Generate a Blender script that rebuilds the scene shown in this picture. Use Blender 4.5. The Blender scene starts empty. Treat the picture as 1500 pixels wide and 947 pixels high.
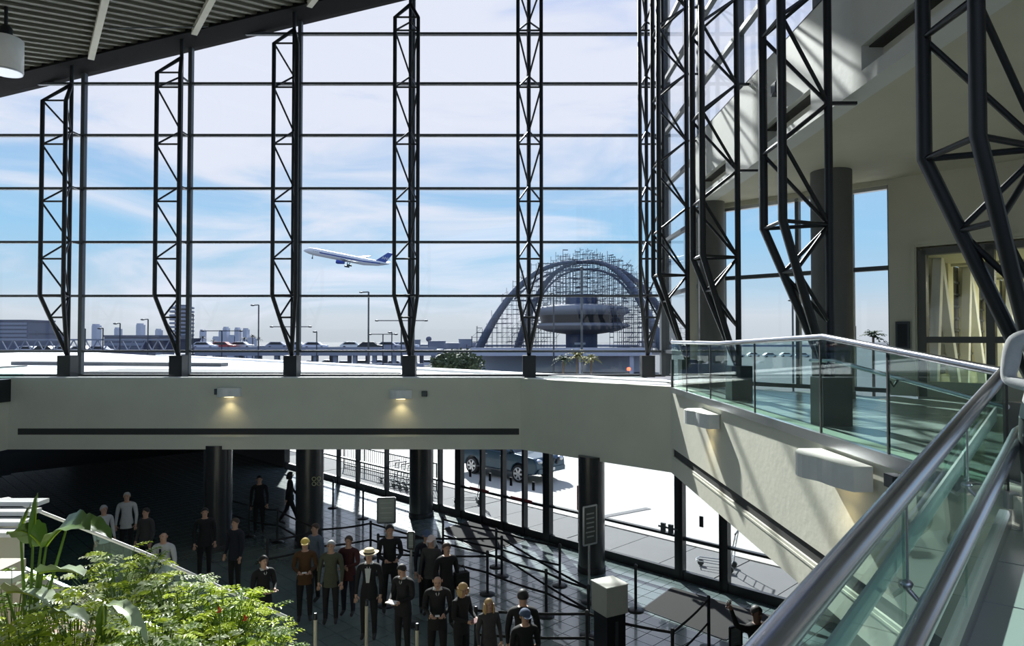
import bpy, bmesh, math, random
from mathutils import Vector, Matrix, Quaternion
R = math.radians
S = bpy.context.scene
COL = S.collection
random.seed(7)

# ------------------------------------------------------------ camera, light, exposure
F = 1000.0; CX, CY = 750.0, 473.5; EYE = 6.0; PITCH = math.atan(21.5 / F)
cam_d = bpy.data.cameras.new('camera'); cam = bpy.data.objects.new('camera', cam_d); COL.objects.link(cam)
cam_d.sensor_fit = 'HORIZONTAL'; cam_d.sensor_width = 36; cam_d.lens = 36 * F / 1500
cam_d.clip_start = 0.05; cam_d.clip_end = 5000
cam.location = (0, 0, EYE); cam.rotation_euler = (math.pi / 2 + PITCH, 0, 0)
S.camera = cam
S.view_settings.view_transform = 'Standard'; S.view_settings.look = 'None'
S.view_settings.gamma = 1; S.view_settings.use_curve_mapping = False
S.view_settings.exposure = 0.3

SUN_AZ, SUN_EL = R(-12), R(33)
sd = bpy.data.lights.new('sun', 'SUN'); sd.energy = 9.0; sd.angle = R(1.2); sd.color = (1, .97, .92)
so = bpy.data.objects.new('sun', sd); COL.objects.link(so); so.location = (0, 30, 40)
sdir = Vector((math.sin(SUN_AZ) * math.cos(SUN_EL), math.cos(SUN_AZ) * math.cos(SUN_EL), math.sin(SUN_EL)))
so.rotation_euler = sdir.to_track_quat('Z', 'Y').to_euler()

W = bpy.data.worlds.new('sky'); S.world = W; W.use_nodes = True
def build_world():
    nt = W.node_tree; N = nt.nodes; L = nt.links; N.clear()
    out = N.new('ShaderNodeOutputWorld'); bg = N.new('ShaderNodeBackground'); L.new(bg.outputs[0], out.inputs[0])
    tc = N.new('ShaderNodeTexCoord'); sep = N.new('ShaderNodeSeparateXYZ'); L.new(tc.outputs['Generated'], sep.inputs[0])
    ramp = N.new('ShaderNodeValToRGB'); L.new(sep.outputs[2], ramp.inputs[0])
    e = ramp.color_ramp.elements
    e[0].position = 0.0; e[0].color = (.56, .58, .62, 1)
    e[1].position = 1.0; e[1].color = (.22, .42, .85, 1)
    for p, c in ((.03, (.60, .63, .68)), (.07, (.45, .60, .74)), (.14, (.33, .57, .80)), (.24, (.36, .53, .78)), (.42, (.38, .48, .80))):
        x = e.new(p); x.color = (*c, 1)
    # wispy cloud streaks
    mp = N.new('ShaderNodeMapping'); mp.inputs['Scale'].default_value = (2.0, 2.0, 9.0); mp.inputs['Rotation'].default_value = (0, R(-7), 0)
    mp.inputs['Location'].default_value = (3.1, .4, 0.35)
    L.new(tc.outputs['Generated'], mp.inputs[0])
    no = N.new('ShaderNodeTexNoise'); no.inputs['Scale'].default_value = 1.5; no.inputs['Detail'].default_value = 7; no.inputs['Roughness'].default_value = .58
    no.inputs['Distortion'].default_value = .7
    L.new(mp.outputs[0], no.inputs[0])
    # more cloud higher up, clear band lower
    hr = N.new('ShaderNodeMapRange'); L.new(sep.outputs[2], hr.inputs[0])
    hr.inputs[1].default_value = .10; hr.inputs[2].default_value = .32; hr.inputs[3].default_value = -.04; hr.inputs[4].default_value = .09
    ad = N.new('ShaderNodeMath'); ad.operation = 'ADD'; L.new(no.outputs[0], ad.inputs[0]); L.new(hr.outputs[0], ad.inputs[1])
    # haze around the sun
    dt = N.new('ShaderNodeVectorMath'); dt.operation = 'DOT_PRODUCT'; dt.inputs[1].default_value = sdir
    L.new(tc.outputs['Generated'], dt.inputs[0])
    gl = N.new('ShaderNodeMapRange'); gl.inputs[1].default_value = .80; gl.inputs[2].default_value = 1.0; gl.inputs[3].default_value = 0; gl.inputs[4].default_value = .30
    L.new(dt.outputs['Value'], gl.inputs[0])
    ad2 = N.new('ShaderNodeMath'); ad2.operation = 'ADD'; L.new(ad.outputs[0], ad2.inputs[0]); L.new(gl.outputs[0], ad2.inputs[1])
    cr = N.new('ShaderNodeMapRange'); cr.interpolation_type = 'SMOOTHSTEP'; L.new(ad2.outputs[0], cr.inputs[0])
    cr.inputs[1].default_value = .48; cr.inputs[2].default_value = .80; cr.inputs[3].default_value = 0; cr.inputs[4].default_value = .95
    mx = N.new('ShaderNodeMix'); mx.data_type = 'RGBA'
    L.new(cr.outputs[0], mx.inputs[0]); L.new(ramp.outputs[0], mx.inputs[6]); mx.inputs[7].default_value = (.78, .77, .86, 1)
    L.new(mx.outputs[2], bg.inputs[0]); bg.inputs[1].default_value = 1.0
build_world()

# ------------------------------------------------------------ pixel -> world
def ray(px, py):
    u = (px - CX) / F; v = (CY - py) / F
    cp, sp = math.cos(PITCH), math.sin(PITCH)
    return Vector((u, cp - v * sp, sp + v * cp))
def U(px, py, y):                       # point at depth y
    d = ray(px, py); t = y / d.y
    return Vector((d.x * t, y, EYE + d.z * t))
def G(px, py, z=0.0):                   # point on horizontal plane z
    d = ray(px, py); t = (z - EYE) / d.z
    return Vector((d.x * t, d.y * t, z))

# ------------------------------------------------------------ materials
MATS = {}
def mat(name, col, rough=.6, metal=0., var=.08, scale=6., bump=0., spec=.5, coat=0.):
    if name in MATS: return MATS[name]
    m = bpy.data.materials.new(name); m.use_nodes = True; nt = m.node_tree; N = nt.nodes; L = nt.links
    b = N['Principled BSDF']; b.inputs['Roughness'].default_value = rough; b.inputs['Metallic'].default_value = metal
    b.inputs['Specular IOR Level'].default_value = spec; b.inputs['Coat Weight'].default_value = coat
    tc = N.new('ShaderNodeTexCoord'); no = N.new('ShaderNodeTexNoise'); no.inputs['Scale'].default_value = scale; no.inputs['Detail'].default_value = 5
    L.new(tc.outputs['Object'], no.inputs[0])
    mx = N.new('ShaderNodeMix'); mx.data_type = 'RGBA'
    mx.inputs[6].default_value = tuple(c * (1 - var) for c in col) + (1,); mx.inputs[7].default_value = tuple(min(1, c * (1 + var)) for c in col) + (1,)
    L.new(no.outputs[0], mx.inputs[0]); L.new(mx.outputs[2], b.inputs['Base Color'])
    if bump:
        bp = N.new('ShaderNodeBump'); bp.inputs['Strength'].default_value = bump; bp.inputs['Distance'].default_value = .01
        n2 = N.new('ShaderNodeTexNoise'); n2.inputs['Scale'].default_value = scale * 8; L.new(tc.outputs['Object'], n2.inputs[0])
        L.new(n2.outputs[0], bp.inputs['Height']); L.new(bp.outputs[0], b.inputs['Normal'])
    MATS[name] = m; return m
def emis(name, col, st):
    if name in MATS: return MATS[name]
    m = mat(name, col); b = m.node_tree.nodes['Principled BSDF']
    b.inputs['Emission Color'].default_value = (*col, 1); b.inputs['Emission Strength'].default_value = st
    return m
def glass(name, tint, refl=.10, rough=.02):
    if name in MATS: return MATS[name]
    m = bpy.data.materials.new(name); m.use_nodes = True; nt = m.node_tree; N = nt.nodes; L = nt.links; N.clear()
    o = N.new('ShaderNodeOutputMaterial'); t = N.new('ShaderNodeBsdfTransparent'); t.inputs[0].default_value = (*tint, 1)
    g = N.new('ShaderNodeBsdfGlossy'); g.inputs['Roughness'].default_value = rough
    fr = N.new('ShaderNodeLayerWeight'); fr.inputs[0].default_value = .5
    pw = N.new('ShaderNodeMath'); pw.operation = 'POWER'; pw.inputs[1].default_value = 5; L.new(fr.outputs['Facing'], pw.inputs[0])
    mu = N.new('ShaderNodeMath'); mu.operation = 'MULTIPLY_ADD'; mu.inputs[1].default_value = .6; mu.inputs[2].default_value = refl * .4; mu.use_clamp = True
    L.new(pw.outputs[0], mu.inputs[0])
    mx = N.new('ShaderNodeMixShader'); L.new(mu.outputs[0], mx.inputs[0]); L.new(t.outputs[0], mx.inputs[1]); L.new(g.outputs[0], mx.inputs[2])
    L.new(mx.outputs[0], o.inputs[0]); MATS[name] = m; return m
M_black = mat('black_steel', (.012, .014, .017), .45, .2, .2)
M_mull = mat('mullion_grey', (.07, .08, .09), .5, .3)
M_bulk = mat('bulkhead_plaster', (.70, .69, .58), .75, 0, .10, 1.2, .35)
M_cream = mat('cream_wall', (.55, .53, .42), .8, 0, .10, 1.5, .25)
M_fascia = mat('fascia_white', (.62, .63, .60), .7, 0, .08, 1.5, .2)
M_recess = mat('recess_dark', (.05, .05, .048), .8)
M_alu = mat('brushed_aluminium', (.55, .56, .58), .28, .9, .06, 20)
M_rail = mat('satin_steel_rail', (.42, .43, .47), .24, .9, .08, 30)
M_dark = mat('dark_metal', (.02, .022, .025), .4, .3)
M_col = mat('column_dark_tile', (.035, .037, .04), .25, .0, .15)
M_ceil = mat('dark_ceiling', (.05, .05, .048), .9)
M_deck = mat('roof_deck_steel', (.13, .13, .10), .6, .1, .12, 3)
M_ribm = mat('rib_cream', (.55, .54, .46), .6)
M_tile = mat('floor_tile_teal', (.15, .20, .20), .22, 0, .25, .9, .05, 1.0, .6)
M_grout = mat('floor_grout', (.03, .035, .035), .7)
M_uptile = mat('upper_floor_tile', (.38, .41, .39), .22, 0, .2, .8)
M_conc = mat('pale_concrete', (.42, .41, .385), .8, 0, .07, .4, .2)
M_pave = mat('pavement_grey', (.13, .135, .14), .85, 0, .12, 1.0)
M_asph = mat('asphalt', (.055, .06, .075), .9, 0, .12, .2)
M_white = mat('white_paint', (.78, .78, .76), .6)
M_roofw = mat('roof_membrane', (.85, .85, .84), .8, 0, .06, .5)
M_glass = glass('window_glass', (.93, .96, .97), .06)
M_bglass = glass('green_glass', (.82, .94, .91), .10)
M_mat = mat('entrance_mat', (.018, .018, .018), .95, 0, .2, 40)
M_soil = mat('planter_gravel', (.50, .36, .28), .9, 0, .25, 20)
M_red = mat('red_board', (.20, .03, .035), .6)
M_lens = mat('lamp_lens', (.80, .80, .72), .5)

# ------------------------------------------------------------ mesh builder
class MB:
    def __init__(s): s.v = []; s.f = []; s.m = []; s.k = 0; s.sm = []
    def add(s, vs, fs, smooth=False):
        o = len(s.v); s.v += [tuple(v) for v in vs]; s.f += [tuple(i + o for i in f) for f in fs]; s.m += [s.k] * len(fs); s.sm += [smooth] * len(fs)
    def box(s, a, b, M=None):
        x0, y0, z0 = a; x1, y1, z1 = b
        vs = [Vector(p) for p in ((x0, y0, z0), (x1, y0, z0), (x1, y1, z0), (x0, y1, z0), (x0, y0, z1), (x1, y0, z1), (x1, y1, z1), (x0, y1, z1))]
        if M: vs = [M @ v for v in vs]
        s.add(vs, [(0, 3, 2, 1), (4, 5, 6, 7), (0, 1, 5, 4), (1, 2, 6, 5), (2, 3, 7, 6), (3, 0, 4, 7)])
    def cbox(s, c, d, rz=0):
        s.box((-d[0] / 2, -d[1] / 2, -d[2] / 2), (d[0] / 2, d[1] / 2, d[2] / 2), Matrix.Translation(c) @ Matrix.Rotation(rz, 4, 'Z'))
    def bar(s, p, q, w, h=None, up=(0, 0, 1)):        # square bar
        p = Vector(p); q = Vector(q); h = h or w; d = (q - p)
        if d.length < 1e-6: return
        d.normalize(); u = Vector(up)
        if abs(d.dot(u)) > .98: u = Vector((0, 1, 0))
        a = d.cross(u).normalized() * w / 2; b = a.normalized().cross(d).normalized() * h / 2
        vs = [p - a - b, p + a - b, p + a + b, p - a + b, q - a - b, q + a - b, q + a + b, q - a + b]
        s.add(vs, [(0, 3, 2, 1), (4, 5, 6, 7), (0, 1, 5, 4), (1, 2, 6, 5), (2, 3, 7, 6), (3, 0, 4, 7)])
    def tube(s, pts, r, n=8, cap=True):
        pts = [Vector(p) for p in pts]; rs = r if isinstance(r, (list, tuple)) else [r] * len(pts)
        t0 = (pts[1] - pts[0]).normalized(); up = Vector((0, 0, 1)) if abs(t0.z) < .9 else Vector((1, 0, 0))
        a = t0.cross(up).normalized(); vs = []
        for i, p in enumerate(pts):
            t = (pts[min(i + 1, len(pts) - 1)] - pts[max(i - 1, 0)]).normalized()
            a = (a - t * a.dot(t)).normalized(); b = t.cross(a)
            for k in range(n):
                th = 2 * math.pi * k / n; vs.append(p + (a * math.cos(th) + b * math.sin(th)) * rs[i])
        fs = [(i * n + k, i * n + (k + 1) % n, (i + 1) * n + (k + 1) % n, (i + 1) * n + k) for i in range(len(pts) - 1) for k in range(n)]
        s.add(vs, fs, True)
        if cap: s.add(vs[:n], [tuple(range(n))[::-1]]); s.add(vs[-n:], [tuple(range(n))])
    def lathe(s, prof, n=20, c=(0, 0, 0)):
        c = Vector(c); vs = []
        for r, z in prof:
            for k in range(n):
                th = 2 * math.pi * k / n; vs.append(c + Vector((r * math.cos(th), r * math.sin(th), z)))
        fs = [(i * n + k, i * n + (k + 1) % n, (i + 1) * n + (k + 1) % n, (i + 1) * n + k) for i in range(len(prof) - 1) for k in range(n)]
        s.add(vs, fs, True)
        s.add(vs[:n], [tuple(range(n))[::-1]]); s.add(vs[-n:], [tuple(range(n))])
    def ell(s, c, r, n=10, m=7, M=None):
        c = Vector(c); vs = []; fs = []
        for i in range(m + 1):
            ph = math.pi * i / m
            for k in range(n):
                th = 2 * math.pi * k / n
                v = Vector((r[0] * math.sin(ph) * math.cos(th), r[1] * math.sin(ph) * math.sin(th), r[2] * math.cos(ph)))
                vs.append((M @ v if M else v) + c)
        fs = [(i * n + k, (i + 1) * n + k, (i + 1) * n + (k + 1) % n, i * n + (k + 1) % n) for i in range(m) for k in range(n)]
        s.add(vs, fs, True)
    def prism(s, pts, d):             # polygon pts (3D) extruded by vector d
        pts = [Vector(p) for p in pts]; d = Vector(d); n = len(pts)
        vs = pts + [p + d for p in pts]
        s.add(vs, [tuple(range(n))[::-1], tuple(range(n, 2 * n))] + [(i, (i + 1) % n, n + (i + 1) % n, n + i) for i in range(n)])
    def build(s, name, mats, parent=None, origin=None, fixn=True):
        me = bpy.data.meshes.new(name)
        o = Vector(origin) if origin else Vector((0, 0, 0))
        me.from_pydata([tuple(Vector(v) - o) for v in s.v], [], s.f)
        for m in (mats if isinstance(mats, (list, tuple)) else [mats]): me.materials.append(m)
        me.polygons.foreach_set('material_index', s.m); me.polygons.foreach_set('use_smooth', s.sm)
        me.update()
        if fixn:
            bm = bmesh.new(); bm.from_mesh(me); bmesh.ops.recalc_face_normals(bm, faces=bm.faces[:]); bm.to_mesh(me); bm.free()
        ob = bpy.data.objects.new(name, me); COL.objects.link(ob); ob.location = o
        if parent: ob.parent = parent; ob.location = o - WLOC(parent) if origin else -WLOC(parent)
        return ob
ROT = {}
def WLOC(p):
    l = Vector(p.location)
    while p.parent: p = p.parent; l += Vector(p.location)
    return l
def tag(o, label, cat, group=None, kind=None):
    o['label'] = label; o['category'] = cat
    if group: o['group'] = group
    if kind: o['kind'] = kind
    return o
def thing(name, loc, label, cat, group=None):
    o = bpy.data.objects.new(name, None); COL.objects.link(o); o.location = loc; o.empty_display_size = .2
    return tag(o, label, cat, group)
def struct(o, label=None, cat='structure'):
    o['kind'] = 'structure'
    if label: o['label'] = label
    o['category'] = cat
    return o
def sempty(name, loc=(0, 0, 0)):
    o = bpy.data.objects.new(name, None); COL.objects.link(o); o.location = loc; o['kind'] = 'structure'; return o
def part(mb, name, m, parent): return mb.build(name, m, parent)        # parts in world coordinates (unrotated parent)
def B1(name, m, parent, a, b):
    q = MB(); q.box(a, b); return q.build(name, m, parent)
def T1(name, m, parent, pts, r, n=8):
    q = MB(); q.tube(pts, r, n); return q.build(name, m, parent)

# main levels
UP = EYE - 1.15           # 4.85 upper floor
LOW = EYE - 3.15          # 2.85 underside of the bulkhead
GZ = 20.6                 # front glass plane
SX = 4.6                  # side glass plane
BX = 3.6                  # side bulkhead face
LX = -14.2                # left end of void
K45 = 21.3                # slanted facade: x + y = K45
A45 = Vector((1, -1, 0)).normalized(); N45 = Vector((1, 1, 0)).normalized()
def FP(px, z=0.0, d=0.0):  # point on the slanted facade below image column px
    k = (px - CX) / F; y = (K45 + d * math.sqrt(2)) / (1 + k)
    return Vector((k * y, y, z))
def roofz(x, y): return EYE + 7.6 + .243 * (x + 15) + .107 * (y - 20)

# ------------------------------------------------------------ ground, road
q = MB(); q.box((-500, -20, -.6), (700, 900, -.12)); g = q.build('floor_outdoor', M_asph); struct(g, 'dark asphalt ground outside')
def quad45(mb, d0, d1, u0, u1, z0, z1):   # box in facade coordinates
    O = Vector((4.6, 16.7, 0))
    P = lambda u, d, z: O + A45 * u + N45 * d + Vector((0, 0, z))
    vs = [P(u0, d0, z0), P(u1, d0, z0), P(u1, d1, z0), P(u0, d1, z0), P(u0, d0, z1), P(u1, d0, z1), P(u1, d1, z1), P(u0, d1, z1)]
    mb.add(vs, [(0, 3, 2, 1), (4, 5, 6, 7), (0, 1, 5, 4), (1, 2, 6, 5), (2, 3, 7, 6), (3, 0, 4, 7)])
def UPX(px):   # u coordinate on the facade for image column px
    p = FP(px); return (p - Vector((4.6, 16.7, 0))).dot(A45)
q = MB(); quad45(q, 2.6, 34, -60, 26, -.3, -.1); rd = q.build('floor_road', M_conc); struct(rd, 'pale concrete road outside the doors')
pv = sempty('floor_pavement')
for i in range(22):
    q = MB(); quad45(q, .62, 2.55, -24 + i * 1.6 + .015, -24 + i * 1.6 + 1.585, -.3, 0.0 + .004 * (i % 3)); q.build('paving_slab', M_pave, pv)  # canopy shade on the pavement is put into this darker grey
q = MB(); quad45(q, .12, .6, -24, 26, -.3, .002); q.build('threshold_strip', M_white, pv)
q = MB(); quad45(q, 2.55, 2.72, -24, 26, -.3, .03); q.build('kerb', M_conc, pv)

# ------------------------------------------------------------ lower floor with tiles
fl = sempty('floor')
q = MB(); O = Vector((4.6, 16.7, 0))
pts = [(-26, K45 + 26, -.35), (-26, -8, -.35), (12, -8, -.35), (12, K45 - 12, -.35)]
q.prism(pts, (0, 0, .335)); q.build('floor_slab', M_grout, fl)
TS = .405
tile = MB(); hs = TS / 2 - .008
vs = [A45 * a + N45 * b + Vector((0, 0, z)) for z in (-.02, 0) for a, b in ((-hs, -hs), (hs, -hs), (hs, hs), (-hs, hs))]
TF = [(0, 3, 2, 1), (4, 5, 6, 7), (0, 1, 5, 4), (1, 2, 6, 5), (2, 3, 7, 6), (3, 0, 4, 7)]
tile_me = bpy.data.meshes.new('floor_tile'); tile_me.from_pydata([tuple(v) for v in vs], [], TF); tile_me.materials.append(M_tile); tile_me.update()
def project(p):
    r = Vector(p) - Vector((0, 0, EYE)); cp, sp = math.cos(PITCH), math.sin(PITCH)
    dep = r.y * cp + r.z * sp; up = -r.y * sp + r.z * cp
    return CX + F * r.x / dep, CY - F * up / dep, dep
cand = []; rest = MB()
for i in range(-70, 45):
    for j in range(0, 75):
        c = O + A45 * (i * TS) - N45 * ((j + .5) * TS)
        if c.y < 2 or c.x < -22 or c.x > 9: continue
        x, y, d = project(c)
        if -60 < x < 1240 and 650 < y < 1010: cand.append((d, c, 440 < x < 1150 and y < 955 and y > 690))
cand.sort(key=lambda t: (not t[2], t[0]))
for n, (d, c, v) in enumerate(cand):
    if n < 300:
        o = bpy.data.objects.new('floor_tile', tile_me); COL.objects.link(o); o.parent = fl; o.location = c + Vector((0, 0, random.uniform(-.0008, .0008)))
    else: rest.add([c + w for w in vs], TF)
ro = rest.build('floor_tile_field', M_tile, fl, fixn=False); ro['kind'] = 'stuff'

# ------------------------------------------------------------ bulkhead (balcony edge) and lower ceiling
bk = sempty('wall_front')
q = MB()
XP = .25; YB = 19.3    # where the face starts to turn
C1 = Vector((3.72, 16.0, 0))
top = UP + .0; 
def wallseg(mb, p, q_, z0, z1, th, inward=1):
    p = Vector((p[0], p[1], 0)); q_ = Vector((q_[0], q_[1], 0)); d = (q_ - p).normalized(); n = Vector((-d.y, d.x, 0)) * th * inward
    mb.prism([p + Vector((0, 0, z0)), q_ + Vector((0, 0, z0)), q_ + n + Vector((0, 0, z0)), p + n + Vector((0, 0, z0))], (0, 0, z1 - z0))
# front face with a recessed slot
SL0, SL1 = EYE - 2.74, EYE - 2.56
def face_with_slot(p, q_, slot_a, slot_b, name):
    p = Vector((p[0], p[1], 0)); q_ = Vector((q_[0], q_[1], 0)); L = (q_ - p).length; d = (q_ - p) / L
    m = MB(); wallseg(m, p, q_, SL1, top, .3); wallseg(m, p, q_, LOW, SL0, .3)
    if slot_a > 0: wallseg(m, p, p + d * slot_a, SL0, SL1, .3)
    if slot_b < L: wallseg(m, p + d * slot_b, q_, SL0, SL1, .3)
    m.build(name, M_bulk, bk)
    n = Vector((-d.y, d.x, 0)) * .03
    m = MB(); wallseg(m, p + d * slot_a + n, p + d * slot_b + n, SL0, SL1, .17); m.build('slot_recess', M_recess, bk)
    if name != 'bulkhead_panel': return
    m = MB(); pp = p + d * slot_a + n * .0; qq = p + d * slot_b + n * .0
    m.bar(pp + Vector((0, 0, SL0 - .06)), qq + Vector((0, 0, SL0 - .06)), .02, .03); m.build('slot_ledge', M_bulk, bk)
face_with_slot((LX, YB), (XP, YB), .25, XP - LX - .05, 'bulkhead_panel')
face_with_slot((XP, YB), (C1.x, C1.y), 99, 0, 'bulkhead_panel') if False else None
m = MB(); wallseg(m, (XP, YB), (C1.x, C1.y), LOW, top, .3); m.build('bulkhead_panel', M_bulk, bk)
# side bulkhead
bs = sempty('wall_balcony_side'); bk2 = bk; bk = bs
face_with_slot((C1.x, C1.y), (BX, -3), .15, 18.5, 'bulkhead_panel')
# left return
bl = sempty('wall_left'); bk = bl
m = MB(); m.box((LX - .3, -6, LOW), (LX, YB + .3, top - .65)); m.build('bulkhead_panel', M_bulk, bl)
m = MB(); m.box((LX - .35, 17.7, top - .65), (LX + .06, YB + .2, top - .02)); m.build('dark_upstand', M_dark, bl)
bk = bk2
# coping / sill strip under glass
cp = MB(); cp.box((LX, YB + .02, top), (XP + .1, YB + .32, top + .03)); struct(cp.build('trim_1', M_white), 'white sill along the balcony edge')
# upper floor slabs (lower ceiling)
uf = sempty('floor_upper')
m = MB(); m.prism([(-26, YB + .3, LOW + .05), (.3, YB + .3, LOW + .05), (3.9, 16.2, LOW + .05), (3.9, -3, LOW + .05), (14, -3, LOW + .05), (14, K45 - 14, LOW + .05), (K45 - 20.7, 20.7, LOW + .05), (-26, 20.7, LOW + .05)], (0, 0, UP - LOW - .1))
m.build('floor_slab', M_grout, uf)
# roof over lower hall outside the glass
m = MB(); m.prism([(-40, 20.7, UP - .6), (K45 - 20.6, 20.7, UP - .6), (-40, K45 + 40.6, UP - .6)], (0, 0, .55))
struct(m.build('ceiling_lower_hall_roof', M_roofw), 'pale flat roof outside the tall glass')
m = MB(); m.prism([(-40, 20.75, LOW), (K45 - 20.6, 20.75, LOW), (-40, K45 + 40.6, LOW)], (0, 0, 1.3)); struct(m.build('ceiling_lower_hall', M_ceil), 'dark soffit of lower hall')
m = MB(); quad45(m, .2, 1.0, -40, -1, UP - .6, UP + .02); struct(m.build('trim_2', M_roofw), 'roof edge kerb')
m = MB(); m.prism([(-14, 22.2, UP - .06), (-3.5, 21.6, UP - .06), (-3.9, 22.5, UP - .06), (-14, 24.8, UP - .06)], (0, 0, .10)); struct(m.build('trim_3', M_pave), 'grey raised roof strip')
m = MB(); m.prism([(-22, 30, UP - .06), (-12, 28.2, UP - .06), (-12, 28.9, UP - .06), (-22, 31, UP - .06)], (0, 0, .16)); struct(m.build('trim_4', M_pave), 'grey roof kerb further out')
# upper floor tiles on the bridge
ut = .6; utm = bpy.data.meshes.new('floor_tile')
hh = ut / 2 - .007; uv = [(-hh, -hh, -.03), (hh, -hh, -.03), (hh, hh, -.03), (-hh, hh, -.03), (-hh, -hh, 0), (hh, -hh, 0), (hh, hh, 0), (-hh, hh, 0)]
utm.from_pydata(uv, [], TF); utm.materials.append(M_uptile); utm.update()
rest = MB(); n = 0
for i in range(0, 17):
    for j in range(-5, 34):
        x = BX + .36 + .3 + i * ut; y = -2.5 + j * ut
        if x + y > K45 - .4 or y < -2: continue
        if y > 4.2 and n < 290: 
            o = bpy.data.objects.new('floor_tile', utm); COL.objects.link(o); o.parent = uf; o.location = (x, y, UP); n += 1
        else: rest.add([Vector((x, y, UP)) + Vector(w) for w in uv], TF)
for i in range(-40, 7):
    x = i * .6
    rest.add([Vector((x, 20.0, UP)) + Vector(w) for w in uv], TF)
    if x < 3.6: rest.add([Vector((x, 19.95, UP - .001)) + Vector(w) for w in uv], TF) if False else None
ro = rest.build('floor_tile_field', M_uptile, uf, fixn=False); ro['kind'] = 'stuff'
m = MB(); m.prism([(.2, YB + .3, UP - .05), (3.95, 16.3, UP - .05), (3.95, 19.7, UP - .05)], (0, 0, .04)); m.build('ledge_top', M_white, uf)

# ------------------------------------------------------------ front curtain wall
LEV = [-.41, 1.26, 2.89, 4.52, 6.14, 7.72, 9.25, 10.8, 12.4]
TX = [(x - CX) / F * 20.0 for x in (100, 262, 428, 600, 775, 948)]
MX = [-20.2, -16.6] + [t * 1.0 + .0 for t in TX]
def clip_top(poly, f):    # keep points with z <= f(x) ; poly list of (x,z)
    out = []
    for i in range(len(poly)):
        a = poly[i]; b = poly[(i + 1) % len(poly)]; da = f(a[0]) - a[1]; db = f(b[0]) - b[1]
        if da >= 0: out.append(a)
        if (da >= 0) != (db >= 0):
            t = da / (da - db); out.append((a[0] + (b[0] - a[0]) * t, a[1] + (b[1] - a[1]) * t))
    return out
w1 = sempty('window_1')
xs = MX[:-1] + [SX]
zs = [UP] + [EYE + l for l in LEV]
rf = lambda x: roofz(x, GZ) - .02
for i in range(len(xs) - 1):
    for j in range(len(zs) - 1):
        poly = clip_top([(xs[i] + .05, zs[j] + .04), (xs[i + 1] - .05, zs[j] + .04), (xs[i + 1] - .05, zs[j + 1] - .04), (xs[i] + .05, zs[j + 1] - .04)], rf)
        if len(poly) < 3: continue
        q = MB(); q.prism([(x, GZ - .006, z) for x, z in poly], (0, .012, 0)); q.build('pane', M_glass, w1)
for z in zs[1:]:
    x0 = xs[0]
    if z > rf(x0): x0 = -15 + (z - EYE - 7.6 - .107 * .6) / .243
    if x0 < SX: B1('mullion', M_mull, w1, (x0, GZ - .06, z - .035), (SX, GZ + .06, z + .035))
for x in xs:
    B1('mullion', M_mull, w1, (x - .055, GZ - .08, UP), (x + .055, GZ + .08, rf(x)))
B1('sill', M_dark, w1, (xs[0], GZ - .1, UP - .02), (SX, GZ + .1, UP + .05))
B1('corner_post', M_mull, w1, (SX - .12, GZ - .15, UP), (SX + .18, GZ + .12, rf(SX)))

# ------------------------------------------------------------ side curtain wall (x = SX)
SY = [20.0, 16.4, 12.72, 9.05, 5.38, 1.7, -2]
w2 = sempty('window_2'); yc = 16.7
F0, F1 = EYE + 3.2, EYE + 4.86      # fascia bottom / top
ys = [GZ] + [16.55, 13.7, 10.1, 6.5, 2.9, -.7, -4.3]
for i in range(len(ys) - 1):
    zz = ([UP] + [EYE + l for l in LEV[:]]) if i == 0 else [F1] + [EYE + l for l in LEV if EYE + l > F1 + .3]
    zt = min(roofz(SX, ys[i + 1]), roofz(SX, ys[i])) - .05
    for j in range(len(zz) - 1):
        if zz[j] > zt: continue
        q = MB(); q.box((SX - .006, ys[i + 1] + .05, zz[j] + .04), (SX + .006, ys[i] - .05, min(zt, zz[j + 1] - .04))); q.build('pane', M_glass, w2)
        if j: B1('mullion', M_mull, w2, (SX - .06, ys[i + 1], zz[j] - .05), (SX + .06, ys[i], zz[j] + .05))
for y in ys[1:]:
    B1('mullion', M_mull, w2, (SX - .08, y - .07, UP if y > 16 else F1), (SX + .08, y + .07, roofz(SX, y) - .05))

# fascia band with recessed slots
fa = sempty('wall_fascia')
FX = 4.45
slots = [(14.15, 16.1), (10.1, 12.15), (6.45, 8.62), (2.9, 4.9)]
def fbox(y0, y1, z0, z1, x0=FX, x1=FX + .3): 
    m = MB(); m.box((x0, y0, z0), (x1, y1, z1)); return m
fbox(-4.3, 16.55, F0, EYE + 3.40).build('fascia_band', M_fascia, fa)
fbox(-4.3, 16.55, EYE + 3.72, F1, FX, FX + .1).build('fascia_band', M_fascia, fa)
yy = [-4.3] + [v for s_ in sorted(slots) for v in s_] + [16.55]
for i in range(0, len(yy), 2): fbox(yy[i], yy[i + 1], EYE + 3.40, EYE + 3.72).build('fascia_band', M_fascia, fa)
for a, b in slots:
    fbox(a, b, EYE + 3.40, EYE + 3.72, FX + .28, FX + .3).build('slot_back', M_bulk, fa)
    fbox(a, b, EYE + 3.70, EYE + 3.72, FX + .1, FX + .28).build('slot_top', M_recess, fa)
fbox(-4.3, 16.55, F1 - .02, F1, FX, SX + .1).build('ledge', M_fascia, fa)
# corridor ceiling (soffit)
q = MB(); q.prism([(FX + .3, -4.3, F0), (FX + .3, 16.45, F0), (K45 - 16.5, 16.5, F0), (14.2, K45 - 14.2, F0), (14.2, -4.3, F0)], (0, 0, .2)); struct(q.build('ceiling_corridor', M_cream), 'cream soffit over the upper walkway')

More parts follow.
